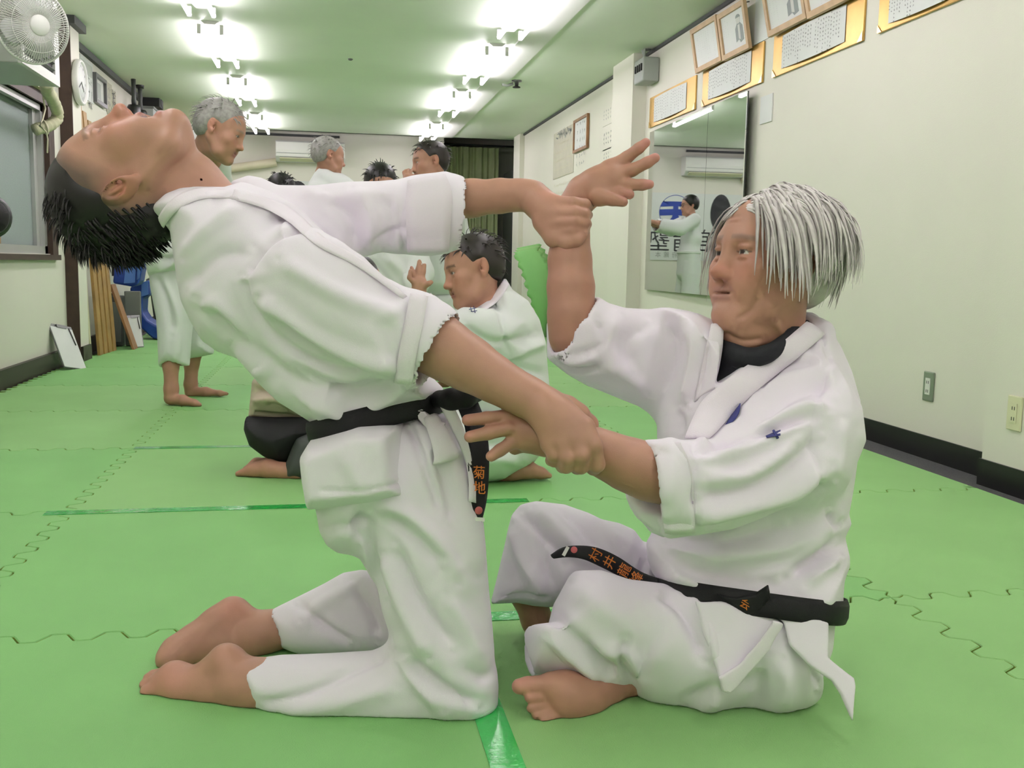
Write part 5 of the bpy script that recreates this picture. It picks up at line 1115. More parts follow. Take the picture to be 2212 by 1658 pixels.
    V = folds(V, Q, [([(1560, 604), (1578, 628), (1590, 655)], -.0012, 5), ([(1600, 565), (1618, 590), (1626, 612)], -.0005, 7), ([(1568, 470), (1600, 466)], -.001, 3), ([(1566, 482), (1596, 478)], -.001, 3), ([(1585, 690), (1620, 672), (1640, 640)], -.002, 7), ([(1570, 748), (1610, 757), (1660, 745)], -.002, 4), ([(1560, 715), (1600, 735), (1650, 730)], -.0025, 6), ([(1672, 690), (1690, 720), (1700, 735)], .003, 8)])
    col = np.tile(np.array(SKIN)*np.array([.93, .9, .88]), (len(V), 1))
    head_color(F, V, col, SKIN, None, browc=(.16, .12, .10), browdens=.55, lips=(.37, .19, .145), red=.16, slit=.0036)
    pink = (.60, .28, .22); tipc = (.52, .22, .19)
    paint_spots(V, col, [(PD(1125, 1480, 1.6), .022, pink, .7), (PD(1145, 1505, 1.6), .014, pink, .5), (PD(1200, 1490, 1.6), .03, (.50, .25, .17), .5), (PD(1400, 312, 1.84), .02, tipc, .8), (PD(1420, 340, 1.84), .02, tipc, .7), (PD(1408, 398, 1.83), .018, tipc, .7), (PD(1360, 425, 1.82), .018, tipc, .6), (PD(1002, 907, 1.5), .012, tipc, .6), (PD(1006, 944, 1.49), .012, pink, .7), (PD(1055, 990, 1.5), .010, pink, .8), (PD(1222, 745, 1.80), .02, (.40, .2, .15), .5)])
    qmesh('body', V, Q, M_skin, T, col)
    # ---- hair: cap and falling locks
    hv = Vol(.0035); sl = np.array
    hv.ell(F.p(-.024, 0, .045), F.R, sl((.092, .083, .085))*s, .01); hv.ell(F.p(-.065, 0, .0), F.R, sl((.062, .080, .075))*s, .03)
    hv.ell(F.p(.118, -.01, -.035), F.R, sl((.087, .13, .104))*s, .015, -1); hv.ell(F.p(.02, 0, -.13), F.R, sl((.14, .14, .075))*s, .02, -1)
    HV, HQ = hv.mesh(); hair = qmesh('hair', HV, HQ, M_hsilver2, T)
    E_ = ((-.024, 0, .038), (.107, .091, .092))
    def part(q, n): return (F.l*(1.0 if q[1] > -.02 else -1.0)*.9+F.f*(.12 if q[0] > .02 else -.25)+n*.2)
    def pull(q, t): return -F.u*(.55+.6*t)+F.l*(.25 if q[1] > -.02 else -.25)*(1-t)+F.f*(-.10 if q[0] > .02 else (-.12+.4*t if q[0] < -.05 else -.06))
    ro = scalp_roots(F, 900, lambda x, y, z: z > .085 and -.035 < y < .05 and x < .05, 8); L = lambda q: .165+.04*min(1, max(0, q[0]/.06))-.03*(q[0] < -.06)
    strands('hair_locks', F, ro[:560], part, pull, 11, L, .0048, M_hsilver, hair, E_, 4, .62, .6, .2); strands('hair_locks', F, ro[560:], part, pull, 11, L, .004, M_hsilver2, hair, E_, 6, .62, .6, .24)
    ro = scalp_roots(F, 300, lambda x, y, z: x < -.02 and z > .02 and y > -.06, 9)
    strands('hair_locks', F, ro, lambda q, n: -F.u*.5+n*.3, lambda q, t: -F.u+F.f*(.35*t), 8, lambda q: .085, .0045, M_hsilver, hair, E_, 7, .6, .6, .12)
    ro = scalp_roots(F, 60, lambda x, y, z: x > .03 and z > .075 and -.06 < y < .0, 10)
    strands('hair_locks', F, ro, lambda q, n: F.f*.8-F.l*.5+n*.2, lambda q, t: -F.u*.8+F.f*.3-F.l*.3, 8, lambda q: .034, .004, M_hsilver, hair, E_, 8, .6, .6, .14)
    ro = scalp_roots(F, 130, lambda x, y, z: .03 < x < .078 and z > .07 and -.055 < y < .05, 19)
    strands('hair_locks', F, ro, lambda q, n: F.l*.7*(1 if q[1] > -.01 else -1)-F.f*.3+n*.35, lambda q, t: F.l*.5*(1 if q[1] > -.01 else -1)-F.u*(.2+.6*t)-F.f*.35, 7, lambda q: .075 if q[1] > -.01 else .05, .0042, M_hsilver, hair, E_, 18, .6, .6, .16)
    # ---- black T-shirt
    v = Vol(.004); v.slab([(1566, 742), (1605, 768), (1655, 762), (1708, 724), (1740, 694), (1790, 780), (1800, 1000), (1750, 1200), (1450, 1200), (1450, 900), (1520, 720)], (1640, 900, 1.80, 0, 0), .128, .10)
    v.chain(C((1560, 735, 1.73, 8), (1580, 757, 1.70, 8), (1605, 770, 1.685, 8), (1635, 772, 1.675, 8), (1662, 762, 1.675, 8), (1690, 744, 1.685, 8), (1712, 722, 1.70, 8), (1738, 696, 1.74, 8)), .03)
    v.chain(C((1662, 600, 1.755, 84), (1655, 700, 1.76, 76), (1644, 762, 1.76, 80)), .006, -1)
    V, Q = v.mesh(); qmesh('tee_shirt', relax(V, Q, 1, .4), Q, M_tee, T)
    # ---- jacket
    v = Vol(.0046)
    v.slab([(1550, 700), (1500, 677), (1440, 668), (1440, 800), (1419, 905), (1422, 1000), (1411, 1165), (1409, 1205), (1421, 1228), (1480, 1268), (1560, 1300), (1620, 1314), (1700, 1316), (1797, 1305), (1796, 1270), (1800, 1240), (1818, 1212), (1819, 1190), (1811, 1150), (1824, 1122), (1818, 1100), (1825, 1060), (1835, 1000), (1845, 950), (1850, 900), (1845, 860), (1825, 800), (1800, 748), (1778, 712), (1745, 690), (1700, 705), (1650, 750), (1600, 755), (1570, 715)], (1640, 980, 1.80, .0, 0), .158, .115)
    v.slab([(1280, 637), (1310, 655), (1345, 665), (1400, 668), (1440, 666), (1500, 678), (1530, 760), (1490, 880), (1417, 905), (1380, 880), (1330, 860), (1270, 835), (1230, 810), (1196, 782), (1185, 772), (1184, 701), (1190, 645), (1230, 648)], (1340, 750, 1.865, .013, 0), .074, .07, .03)
    v.slab([(1388, 952), (1475, 955), (1512, 947), (1560, 920), (1640, 880), (1720, 840), (1790, 800), (1832, 870), (1842, 950), (1800, 1050), (1740, 1092), (1640, 1112), (1560, 1140), (1500, 1152), (1434, 1160), (1436, 1130), (1424, 1110), (1424, 1085), (1418, 1050), (1405, 985)], (1600, 1020, 1.60, .034, 0), .082, .08, .035)
    v.chain(C((1412, 1050, 1.54, 92), (1450, 1052, 1.548, 94), (1500, 1047, 1.56, 90)), .012)
    v.slab([(1200, 900), (1386, 944), (1404, 985), (1417, 1050), (1423, 1085), (1424, 1112), (1436, 1142), (1432, 1220), (1200, 1220)], (1400, 1050, 1.54, 0, 0), .14, .002, .003, -1)
    v.slab([(1366, 1062), (1380, 1112), (1405, 1142), (1432, 1156), (1470, 1140), (1450, 1080), (1400, 1040)], (1410, 1100, 1.60, 0, 0), .03, .03, .02)
    v.slab([(1412, 1185), (1500, 1200), (1700, 1200), (1786, 1195), (1778, 1306), (1700, 1318), (1620, 1316), (1480, 1274), (1421, 1236)], (1620, 1250, 1.775, 0, 0), .178, .07, .04)
    # collar standing round the neck
    v.chain(C((1778, 716, 1.73, 22), (1745, 700, 1.80, 22), (1700, 700, 1.84, 22), (1600, 715, 1.84, 18), (1560, 712, 1.80, 16)), .012)
    v.cone(PD(1350, 1035, 1.53), PD(1470, 1050, 1.55), 80*1.54/FPX, 70*1.54/FPX, .004, -1)
    v.chain(C((1233, 600, 1.84, 60), (1234, 690, 1.832, 54), (1236, 735, 1.834, 48)), .006, -1)
    v.slab([(1566, 690), (1560, 760), (1549, 830), (1600, 797), (1660, 757), (1738, 700), (1735, 640), (1600, 640)], (1630, 740, 1.66, 0, 0), .08, .004, .003, -1)
    v.chain(C((1662, 600, 1.755, 90), (1655, 700, 1.76, 82), (1647, 760, 1.765, 84)), .01, -1)
    V, Q = v.mesh()
    JF = [([(1500, 945), (1560, 985), (1640, 930), (1740, 880), (1790, 890)], .009, 12), ([(1510, 985), (1580, 960), (1660, 930), (1760, 900)], -.009, 10), ([(1480, 990), (1555, 996), (1640, 960), (1760, 900)], .006, 10), ([(1510, 1070), (1600, 1060), (1700, 1010), (1780, 940)], -.010, 18), ([(1520, 1030), (1620, 1030), (1720, 960)], .007, 18), ([(1500, 1120), (1620, 1090), (1720, 1060), (1790, 1000)], .010, 18), ([(1520, 1150), (1620, 1120), (1730, 1090), (1800, 1040)], -.012, 14),
          ([(1495, 955), (1500, 1020), (1500, 1090), (1505, 1150)], -.004, 6), ([(1770, 700), (1790, 790), (1760, 880), (1770, 1080)], -.004, 7), ([(1640, 860), (1700, 820), (1790, 800)], .007, 16), ([(1650, 900), (1720, 850), (1800, 830)], -.007, 12), ([(1640, 850), (1660, 820), (1690, 790)], -.008, 8), ([(1600, 900), (1640, 850), (1650, 800)], .006, 12), ([(1700, 760), (1770, 780), (1810, 850)], .007, 16),
          ([(1440, 700), (1450, 760), (1430, 850)], -.008, 14), ([(1480, 690), (1500, 760), (1480, 880)], .009, 16), ([(1520, 720), (1510, 800), (1490, 880)], -.008, 10), ([(1400, 690), (1360, 740), (1370, 800)], -.008, 15), ([(1340, 680), (1310, 740), (1330, 800)], .008, 16), ([(1280, 790), (1340, 800), (1400, 850)], .007, 16), ([(1250, 770), (1300, 740), (1290, 690)], -.006, 9), ([(1210, 770), (1250, 780), (1290, 760)], .007, 10), ([(1200, 780), (1240, 800), (1300, 790)], -.007, 8), ([(1440, 900), (1450, 1000), (1440, 1100)], .006, 20), ([(1470, 880), (1470, 940)], -.006, 9),
          ([(1440, 1180), (1560, 1200), (1700, 1180), (1800, 1120)], .009, 20), ([(1440, 1160), (1560, 1170), (1700, 1130)], -.008, 16), ([(1700, 1240), (1770, 1200), (1810, 1170)], -.012, 14), ([(1740, 1270), (1790, 1220), (1815, 1200)], .010, 14), ([(1600, 1260), (1700, 1230), (1780, 1150)], .008, 16), ([(1450, 1215), (1560, 1250), (1680, 1255)], -.006, 14), ([(1820, 900), (1810, 1000), (1790, 1080)], .006, 18), ([(1790, 1100), (1800, 1130), (1820, 1130)], -.012, 10)]
    V = folds(relax(V, Q, 1, .4), Q, JF, .0022, 12); JB = bvh(V, Q); JV = V; JQ = Q; jk = qmesh('jacket', V, Q, M_gi, T)
    surf_strip('lapel', JB, [(1742, 694), (1690, 738), (1640, 772), (1592, 804), (1552, 834), (1512, 872), (1478, 946)], [(1782, 722), (1736, 762), (1684, 804), (1632, 846), (1588, 888), (1548, 932), (1530, 948)], .005, M_gi2, jk, .003, 40, 1.66, .004)
    surf_strip('lapel', JB, [(1563, 706), (1560, 752), (1552, 800), (1543, 838)], [(1536, 700), (1524, 756), (1512, 812), (1500, 868)], .004, M_gi2, jk, .003, 20, 1.70, .006)
    surf_strip('cuff_band', JB, [(1392, 953), (1410, 990), (1420, 1050), (1428, 1100), (1436, 1150)], [(1470, 955), (1490, 1000), (1497, 1050), (1500, 1100), (1502, 1150)], .004, M_gi2, jk, .003, 18, 1.52)
    # chest emblem half hidden in a fold, mark on the sleeve
    surf_strip('chest_emblem', JB, [(1602, 862), (1588, 884), (1574, 905), (1566, 918)], [(1600, 866), (1598, 886), (1592, 900), (1584, 910)], .0012, M_navy, jk, .004, 10, 1.64)
    surf_strip('sleeve_mark', JB, [(1654, 941), (1670, 934), (1686, 928)], [(1656, 945), (1672, 942), (1686, 940)], .0012, M_navy, jk, .004, 8, 1.6); surf_strip('sleeve_mark', JB, [(1668, 930), (1674, 940), (1678, 948)], [(1673, 928), (1679, 938), (1683, 946)], .0012, M_navy, jk, .004, 6, 1.6)
    # ---- trousers
    v = Vol(.0046)
    v.slab([(1058, 1303), (1080, 1220), (1108, 1112), (1125, 1092), (1160, 1084), (1220, 1090), (1270, 1107), (1300, 1121), (1340, 1129), (1372, 1143), (1390, 1168), (1440, 1180), (1450, 1290), (1300, 1310), (1230, 1300), (1187, 1309), (1150, 1306), (1115, 1300)], (1240, 1200, 1.92, 0, 0), .085, .08)
    v.slab([(1130, 1374), (1180, 1368), (1192, 1318), (1225, 1258), (1290, 1256), (1350, 1276), (1420, 1284), (1480, 1300), (1560, 1322), (1640, 1330), (1720, 1330), (1797, 1322), (1796, 1370), (1790, 1420), (1766, 1480), (1768, 1510), (1740, 1528), (1680, 1540), (1630, 1531), (1590, 1528), (1530, 1543), (1470, 1524), (1410, 1508), (1382, 1490), (1372, 1475), (1330, 1484), (1260, 1470), (1200, 1455), (1155, 1450), (1140, 1430), (1130, 1405)], (1500, 1400, 1.715, .004, -.055), .128, .10)
    v.cone(PD(1100, 1412, 1.70), PD(1190, 1412, 1.70), 40*1.7/FPX, 34*1.7/FPX, .006, -1); v.cone(PD(1110, 1370, 1.95), PD(1135, 1250, 1.945), 58*1.95/FPX, 40*1.95/FPX, .006, -1)
    v.chain(C((1290, 1520, 1.655, 30), (1240, 1505, 1.63, 42), (1190, 1510, 1.60, 50)), .01, -1)
    V, Q = v.mesh()
    TF = [([(1125, 1110), (1180, 1160), (1220, 1210)], -.010, 11), ([(1150, 1100), (1210, 1150), (1260, 1200)], .009, 13), ([(1215, 1095), (1260, 1140), (1290, 1190)], -.008, 11), ([(1260, 1110), (1310, 1150), (1350, 1180)], .007, 14), ([(1110, 1130), (1130, 1210), (1180, 1290)], .008, 15), ([(1170, 1150), (1180, 1220), (1200, 1280)], -.008, 14), ([(1075, 1290), (1130, 1285), (1180, 1290)], -.003, 5),
          ([(1190, 1320), (1260, 1400), (1350, 1470)], -.009, 15), ([(1180, 1370), (1240, 1420), (1300, 1470)], .007, 12), ([(1260, 1380), (1300, 1440), (1330, 1475)], -.007, 10), ([(1290, 1400), (1360, 1420), (1372, 1470)], .008, 16), ([(1350, 1380), (1345, 1430), (1370, 1480)], -.012, 11), ([(1230, 1260), (1300, 1310), (1380, 1350)], .007, 26), ([(1420, 1275), (1480, 1330), (1520, 1420)], -.010, 13), ([(1480, 1285), (1530, 1350), (1545, 1440)], .009, 14), ([(1440, 1280), (1440, 1380), (1400, 1460)], .007, 26), ([(1530, 1540), (1560, 1470), (1580, 1440)], .009, 16), ([(1480, 1520), (1560, 1480), (1640, 1470)], -.008, 16), ([(1690, 1540), (1700, 1480), (1690, 1420)], .009, 20), ([(1720, 1400), (1760, 1450), (1766, 1490)], -.009, 13), ([(1640, 1440), (1640, 1500), (1620, 1528)], -.008, 14), ([(1720, 1330), (1770, 1350), (1795, 1380)], -.006, 13), ([(1400, 1250), (1390, 1230), (1400, 1200)], -.006, 9)]
    V = ground(folds(relax(V, Q, 1, .4), Q, TF, .002, 15)); TB = bvh(V, Q); tr = qmesh('trousers', V, Q, M_gi, T)
    AB = bvh(np.concatenate([JV, V]), np.concatenate([JQ, Q+len(JV)]))
    # jacket tails below the belt
    panel('jacket_tail', TB, [(1500, 1296), (1560, 1302), (1610, 1318), (1640, 1312), (1692, 1345), (1662, 1402), (1620, 1450), (1577, 1496), (1560, 1494), (1546, 1440), (1520, 1370)], .012, M_gi, jk, .006)
    panel('jacket_tail', TB, [(1560, 1494), (1577, 1497), (1664, 1402), (1692, 1346), (1672, 1340), (1600, 1430), (1552, 1462)], .024, M_gi2, jk, .004)
    panel('jacket_tail', TB, [(1676, 1332), (1740, 1330), (1790, 1345), (1788, 1420), (1845, 1465), (1848, 1482), (1842, 1560), (1815, 1500), (1795, 1470), (1750, 1440), (1702, 1392), (1690, 1345)], .01, M_gi, jk, .006, (1.575, -.003, -.03))
    # ---- belt
    bd = FW-UP*.12; c = PD(1640, 1304, 1.61)+bd*.18; a, b = on(JB, 1480, 1250), on(JB, 1770, 1290)
    a = PD(1480, 1262, 1.66) if a is None else a; b = PD(1770, 1290, 1.68) if b is None else b
    ax = (b-a)/np.linalg.norm(b-a); nrm = np.cross(ax, bd); nrm /= np.linalg.norm(nrm); nrm = nrm if nrm[2] > 0 else -nrm
    L, nrm = belt_loop(JV, c, nrm, .04, .004, 80); bl = band('belt', L, nrm, .040, .005, M_belt, T)
    la = [(1424, 1250), (1384, 1234), (1335, 1202), (1292, 1183), (1252, 1178), (1216, 1182), (1192, 1197)]; lb = [(1424, 1274), (1386, 1264), (1342, 1246), (1302, 1226), (1262, 1208), (1228, 1203), (1196, 1206)]
    dz = [1.70, 1.715, 1.74, 1.755, 1.76, 1.765, 1.78]
    def hang(L_, ds): return [PD(x, y, d) for (x, y), d in zip(smooth_line(L_, 5), np.interp(np.linspace(0, 1, 5*(len(L_)-1)+1), np.linspace(0, 1, len(ds)), ds))]
    strip('belt_end', hang(la, [d+.012 for d in dz]), hang(lb, dz), .004, M_belt, bl)
    ux, uy = cam_dir(.50, .80, .25), cam_dir(-.86, .5, .0); ux -= uy*(ux@uy); ux /= np.linalg.norm(ux)
    for ch, px, py, d in (('村', 1288, 1199, 1.742), ('井', 1318, 1214, 1.732), ('龍', 1350, 1232, 1.722), ('峰', 1376, 1249, 1.708)): text_obj('orange_lettering', ch, .0235, PD(px, py, d), ux, uy, M_orange, bl, .0006)
    MB().lathe([(.006, 0), (.006, .001), (.001, .0012)], PD(1240, 1187, 1.748), -FW+UP*.4, 16).build('red_emblem', M_red, bl); MB().obox(PD(1222, 1190, 1.752), ux*.009, uy*.003, FW*.0008).build('maker_label', M_white, bl)
    panel('belt_knot', AB, [(1545, 1280), (1590, 1288), (1630, 1281), (1660, 1262), (1665, 1290), (1650, 1308), (1626, 1328), (1608, 1331), (1590, 1318), (1568, 1302)], .016, M_belt, bl, .007)
    q = on(AB, 1610, 1305, .036, 1.60); text_obj('orange_lettering', '会', .020, q if q is not None else PD(1610, 1310, 1.57), cam_dir(.8, -.5, .1), cam_dir(.5, .8, 0), M_orange, bl, .0006)
    return T
P2 = person_two()
# ================================================================= THE OTHER PEOPLE
def arm_parts(pts):
    """hanging or reaching arm from shoulder, elbow, wrist, fingertip (px, py, depth): skin chains with five fingers, sleeve chain"""
    q = [(x, y, d, FPX/d) for x, y, d in pts]; (sx, sy, sd, k), (ex, ey, ed, _), (wx, wy, wd_, _), (tx, ty, td, _) = q
    L = math.hypot(tx-wx, ty-wy)+1e-6; ux, uy = (tx-wx)/L, (ty-wy)/L; nx, ny = -uy, ux; mx_, my_ = wx+ux*L*.45, wy+uy*L*.45
    sk = [(((sx, sy, sd, .042*k), (ex, ey, ed, .038*k), (wx, wy, wd_, .027*k), (mx_, my_, wd_, .03*k)), .012)]
    for i, (o, f) in enumerate(((-.027, .86), (-.009, 1.0), (.009, .97), (.026, .8))): sk.append((((mx_+nx*o*k*.8, my_+ny*o*k*.8, wd_, .011*k), (wx+ux*L*.75*f+nx*o*k, wy+uy*L*.75*f+ny*o*k, wd_-.005, .0095*k), (wx+ux*L*f+nx*o*k, wy+uy*L*f+ny*o*k, wd_+.01, .0075*k)), .003))
    sk.append((((wx+ux*L*.15-nx*.02*k, wy+uy*L*.15-ny*.02*k, wd_-.01, .013*k), (wx+ux*L*.4-nx*.042*k, wy+uy*L*.4-ny*.042*k, wd_-.02, .0105*k), (wx+ux*L*.6-nx*.044*k, wy+uy*L*.6-ny*.044*k, wd_-.025, .008*k)), .004))
    fx, fy, fd = ex+(wx-ex)*.35, ey+(wy-ey)*.35, ed+(wd_-ed)*.35
    return sk, (((sx, sy, sd, .078*k), (ex, ey, ed, .076*k), (fx, fy, fd, .072*k)), .03)
def figure(label, F, h, skin, garments, hairdef, root, head=None, tint=(1, 1, 1), seed=1, brow=.7, group=None, arms=()):
    skin = list(skin); slv = []
    for a in arms:
        s_, c_ = arm_parts(a); skin += s_; slv.append(c_)
    T = tag(empty('person', root), label, 'person', group)
    v = Vol(h)
    if F is not None: head_prims(v, F, **(head or {}))
    for ch, k in skin: v.chain(C(*ch), k)
    V, Q = v.mesh(); V = ground(relax(V, Q, 1, .4)); col = np.tile(np.array(SKIN)*np.array(tint), (len(V), 1))
    if F is not None: head_color(F, V, col, SKIN, None, browdens=brow, browc=hairdef[3] if len(hairdef) > 3 else (.05, .04, .035), red=.12)
    qmesh('body', V, Q, M_skin, T, col); out = {}
    for gi_, (name, m, hh, slabs, chains, subs, fl) in enumerate(garments):
        v = Vol(hh); chains = list(chains)+(slv if gi_ == 0 else [])
        for s_ in slabs: v.slab(*s_)
        for ch, k in chains: v.chain(C(*ch), k)
        for ch, k in subs: v.chain(C(*ch), k, -1)
        V, Q = v.mesh(); V = ground(folds(relax(V, Q, 1, .4), Q, fl, .003, seed+len(name), 7)); out[name] = (qmesh(name, V, Q, m, T), V, Q)
    if hairdef:
        s = F.s; hv = Vol(max(h, .0045)); m = hairdef[0]; cut = hairdef[1]
        hv.ell(F.p(-.022, 0, .044), F.R, np.array((.104, .084, .088))*s, .01); hv.ell(F.p(-.06, 0, .0), F.R, np.array((.058, .074, .065))*s, .03)
        hv.ell(F.p(.115, 0, -.035), F.R, np.array((.080, .13, .098+cut))*s, .012, -1); hv.ell(F.p(.01, 0, -.125), F.R, np.array((.14, .14, .085))*s, .02, -1)
        for y in (-1, 1): hv.ell(F.p(-.005, y*.095, -.015), F.R, np.array((.03, .03, .05))*s, .01, -1)
        HV, HQ = hv.mesh(); hr = qmesh('hair', HV, HQ, m, T)
        n = hairdef[2]
        if n:
            ro = scalp_roots(F, n, lambda x, y, z: (z > .06 and x < .075) or (x < -.06 and z > -.01), seed)
            strands('hair_strands', F, ro, lambda q, nn: nn*.5+F.f*.35*(1 if q[0] > 0 else -1), lambda q, t: -F.u*.8+F.f*(.5 if q[0] > .02 else -.2), 5, .042*s, .0032, m, hr, ((-.022, 0, .044), (.106, .086, .090)), seed, .7)
    return T, out
# ---- kneeling man with a navy mark on his shoulder
F8 = Frame(PD(1020, 585, 3.37), cam_dir(-.90, -.20, -.34), cam_dir(-.2, .97, 0), .98)
T8, g8 = figure('dark-haired man in white gi kneeling behind the two sparring men, one palm raised', F8, .0042,
    [(((1035, 625, 3.38, 38), (1050, 665, 3.4, 38), (1070, 760, 3.42, 45), (1080, 930, 3.45, 60)), .03), (((1110, 700, 3.4, 22), (1010, 712, 3.25, 20), (935, 700, 3.15, 17), (905, 640, 3.1, 14)), .02), (((905, 640, 3.1, 15), (906, 612, 3.1, 17)), .012),
     (((895, 605, 3.1, 7), (892, 590, 3.1, 6), (889, 578, 3.1, 4.5)), .004), (((903, 603, 3.1, 7.5), (904, 582, 3.1, 6.3), (906, 564, 3.1, 4.8)), .004), (((911, 604, 3.1, 7), (914, 586, 3.1, 6), (917, 572, 3.1, 4.6)), .004), (((897, 612, 3.09, 7), (884, 600, 3.08, 5), (887, 584, 3.08, 4.4)), .004), (((915, 618, 3.09, 8), (926, 612, 3.08, 6), (932, 609, 3.08, 4.6)), .004),
     (((1080, 930, 3.45, 60), (1000, 1000, 3.4, 40), (1080, 1022, 3.37, 19), (1110, 1016, 3.35, 19), (1140, 1014, 3.36, 18), (1168, 1021, 3.37, 11), (1187, 1027, 3.37, 6)), .02)],
    [('jacket', M_giold, .006, [([(985, 668), (1030, 664), (1066, 642), (1091, 602), (1106, 627), (1140, 650), (1165, 690), (1179, 740), (1184, 800), (1189, 850), (1186, 905), (1100, 915), (1000, 900), (968, 760), (960, 700)], (1080, 760, 3.42, 0, 0), .15, .11), ([(955, 690), (1000, 664), (1060, 668), (1118, 700), (1115, 760), (1040, 772), (970, 748)], (1040, 715, 3.25, .05, 0), .075, .07, .04), ([(893, 640), (930, 632), (960, 690), (970, 745), (940, 750), (905, 700)], (930, 690, 3.12, .05, 0), .05, .05, .03)], [], [(((1020, 580, 3.37, 50), (1036, 640, 3.38, 43), (1044, 670, 3.39, 40)), .01), (((905, 610, 3.1, 20), (912, 655, 3.1, 19)), .006)],
      [([(1060, 650), (1085, 690), (1095, 760)], -.008, 6), ([(1000, 700), (1070, 740), (1160, 720)], -.010, 9), ([(985, 760), (1080, 770), (1180, 740)], .012, 10), ([(1000, 800), (1090, 790), (1185, 810)], -.010, 10), ([(1060, 820), (1120, 850), (1185, 850)], .010, 12)]),
     ('trousers', M_giold, .006, [([(985, 880), (1186, 880), (1192, 950), (1150, 1003), (1096, 1036), (1060, 1040), (985, 1040), (940, 1010), (950, 940)], (1070, 970, 3.42, 0, 0), .2, .1)], [], [(((1100, 1022, 3.35, 20), (1160, 1020, 3.36, 24)), .006)], [([(1000, 950), (1080, 960), (1170, 920)], -.012, 12), ([(1010, 1000), (1080, 990), (1130, 1000)], .010, 12)])],
    (M_hdark, .0, 160, (.03, .02, .018)), HZ(1080, 1035, 0), dict(fat=1.0), (1.02, 1, .98), 21)
jb8 = bvh(g8['jacket'][1], g8['jacket'][2]); q = on(jb8, 1022, 672, .004, 3.2); text_obj('navy_lettering', '井', .030, q, cam_dir(.97, .2, 0), cam_dir(-.2, .97, 0), M_navy, g8['jacket'][0], .0008)
surf_strip('collar', jb8, [(1030, 664), (1062, 640), (1088, 604)], [(1044, 672), (1078, 648), (1100, 614)], .004, M_gi2, g8['jacket'][0], .002, 12, 3.35)
# ---- kneeling person in beige shirt and black shorts
F9 = Frame(PD(770, 620, 3.55), cam_dir(.75, -.1, .6), cam_dir(.1, .98, 0), .95)
figure('person in beige shirt, black shorts and grey leggings kneeling with face hidden', F9, .005,
    [(((765, 655, 3.55, 34), (755, 700, 3.55, 36), (680, 850, 3.52, 38), (600, 940, 3.48, 36), (740, 985, 3.40, 26), (640, 1018, 3.35, 18), (612, 1017, 3.35, 17), (580, 1012, 3.35, 19), (548, 1014, 3.35, 14), (514, 1023, 3.35, 6.5)), .02), (((585, 1000, 3.45, 14), (555, 1002, 3.47, 12), (530, 1012, 3.47, 6)), .02)],
    [('shirt', mat('beige_jersey', (.52, .44, .34), .85, bump=.15, bscale=500), .006, [([(546, 822), (562, 808), (620, 770), (700, 660), (800, 640), (840, 700), (760, 850), (664, 906), (600, 909), (538, 903)], (680, 800, 3.5, .02, 0), .13, .1)], [], [(((770, 600, 3.55, 50), (758, 680, 3.55, 44)), .01)], [([(545, 840), (600, 850), (660, 880)], -.012, 8), ([(545, 870), (600, 860), (650, 890)], .012, 8), ([(545, 890), (600, 895), (660, 898)], -.006, 4), ([(560, 815), (600, 830), (650, 850)], .010, 8)]),
     ('shorts', mat('black_shorts', (.010, .010, .011), .8), .006, [([(537, 898), (664, 900), (705, 930), (670, 962), (632, 1000), (612, 1003), (576, 986), (546, 962), (534, 926)], (610, 945, 3.45, 0, 0), .16, .09)], [], [], []),
     ('leggings', mat('grey_leggings', (.065, .072, .068), .75), .006, [([(640, 940), (705, 925), (810, 960), (810, 1028), (700, 1034), (618, 1034), (616, 1002)], (700, 985, 3.36, 0, 0), .06, .055)], [], [], [])],
    (M_hblack, 0, 0), HZ(620, 1030, 0), None, (1.05, 1, .95), 31, .7, None, [((735, 690, 3.42), (770, 820, 3.4), (850, 900, 3.38), (900, 930, 3.36))])
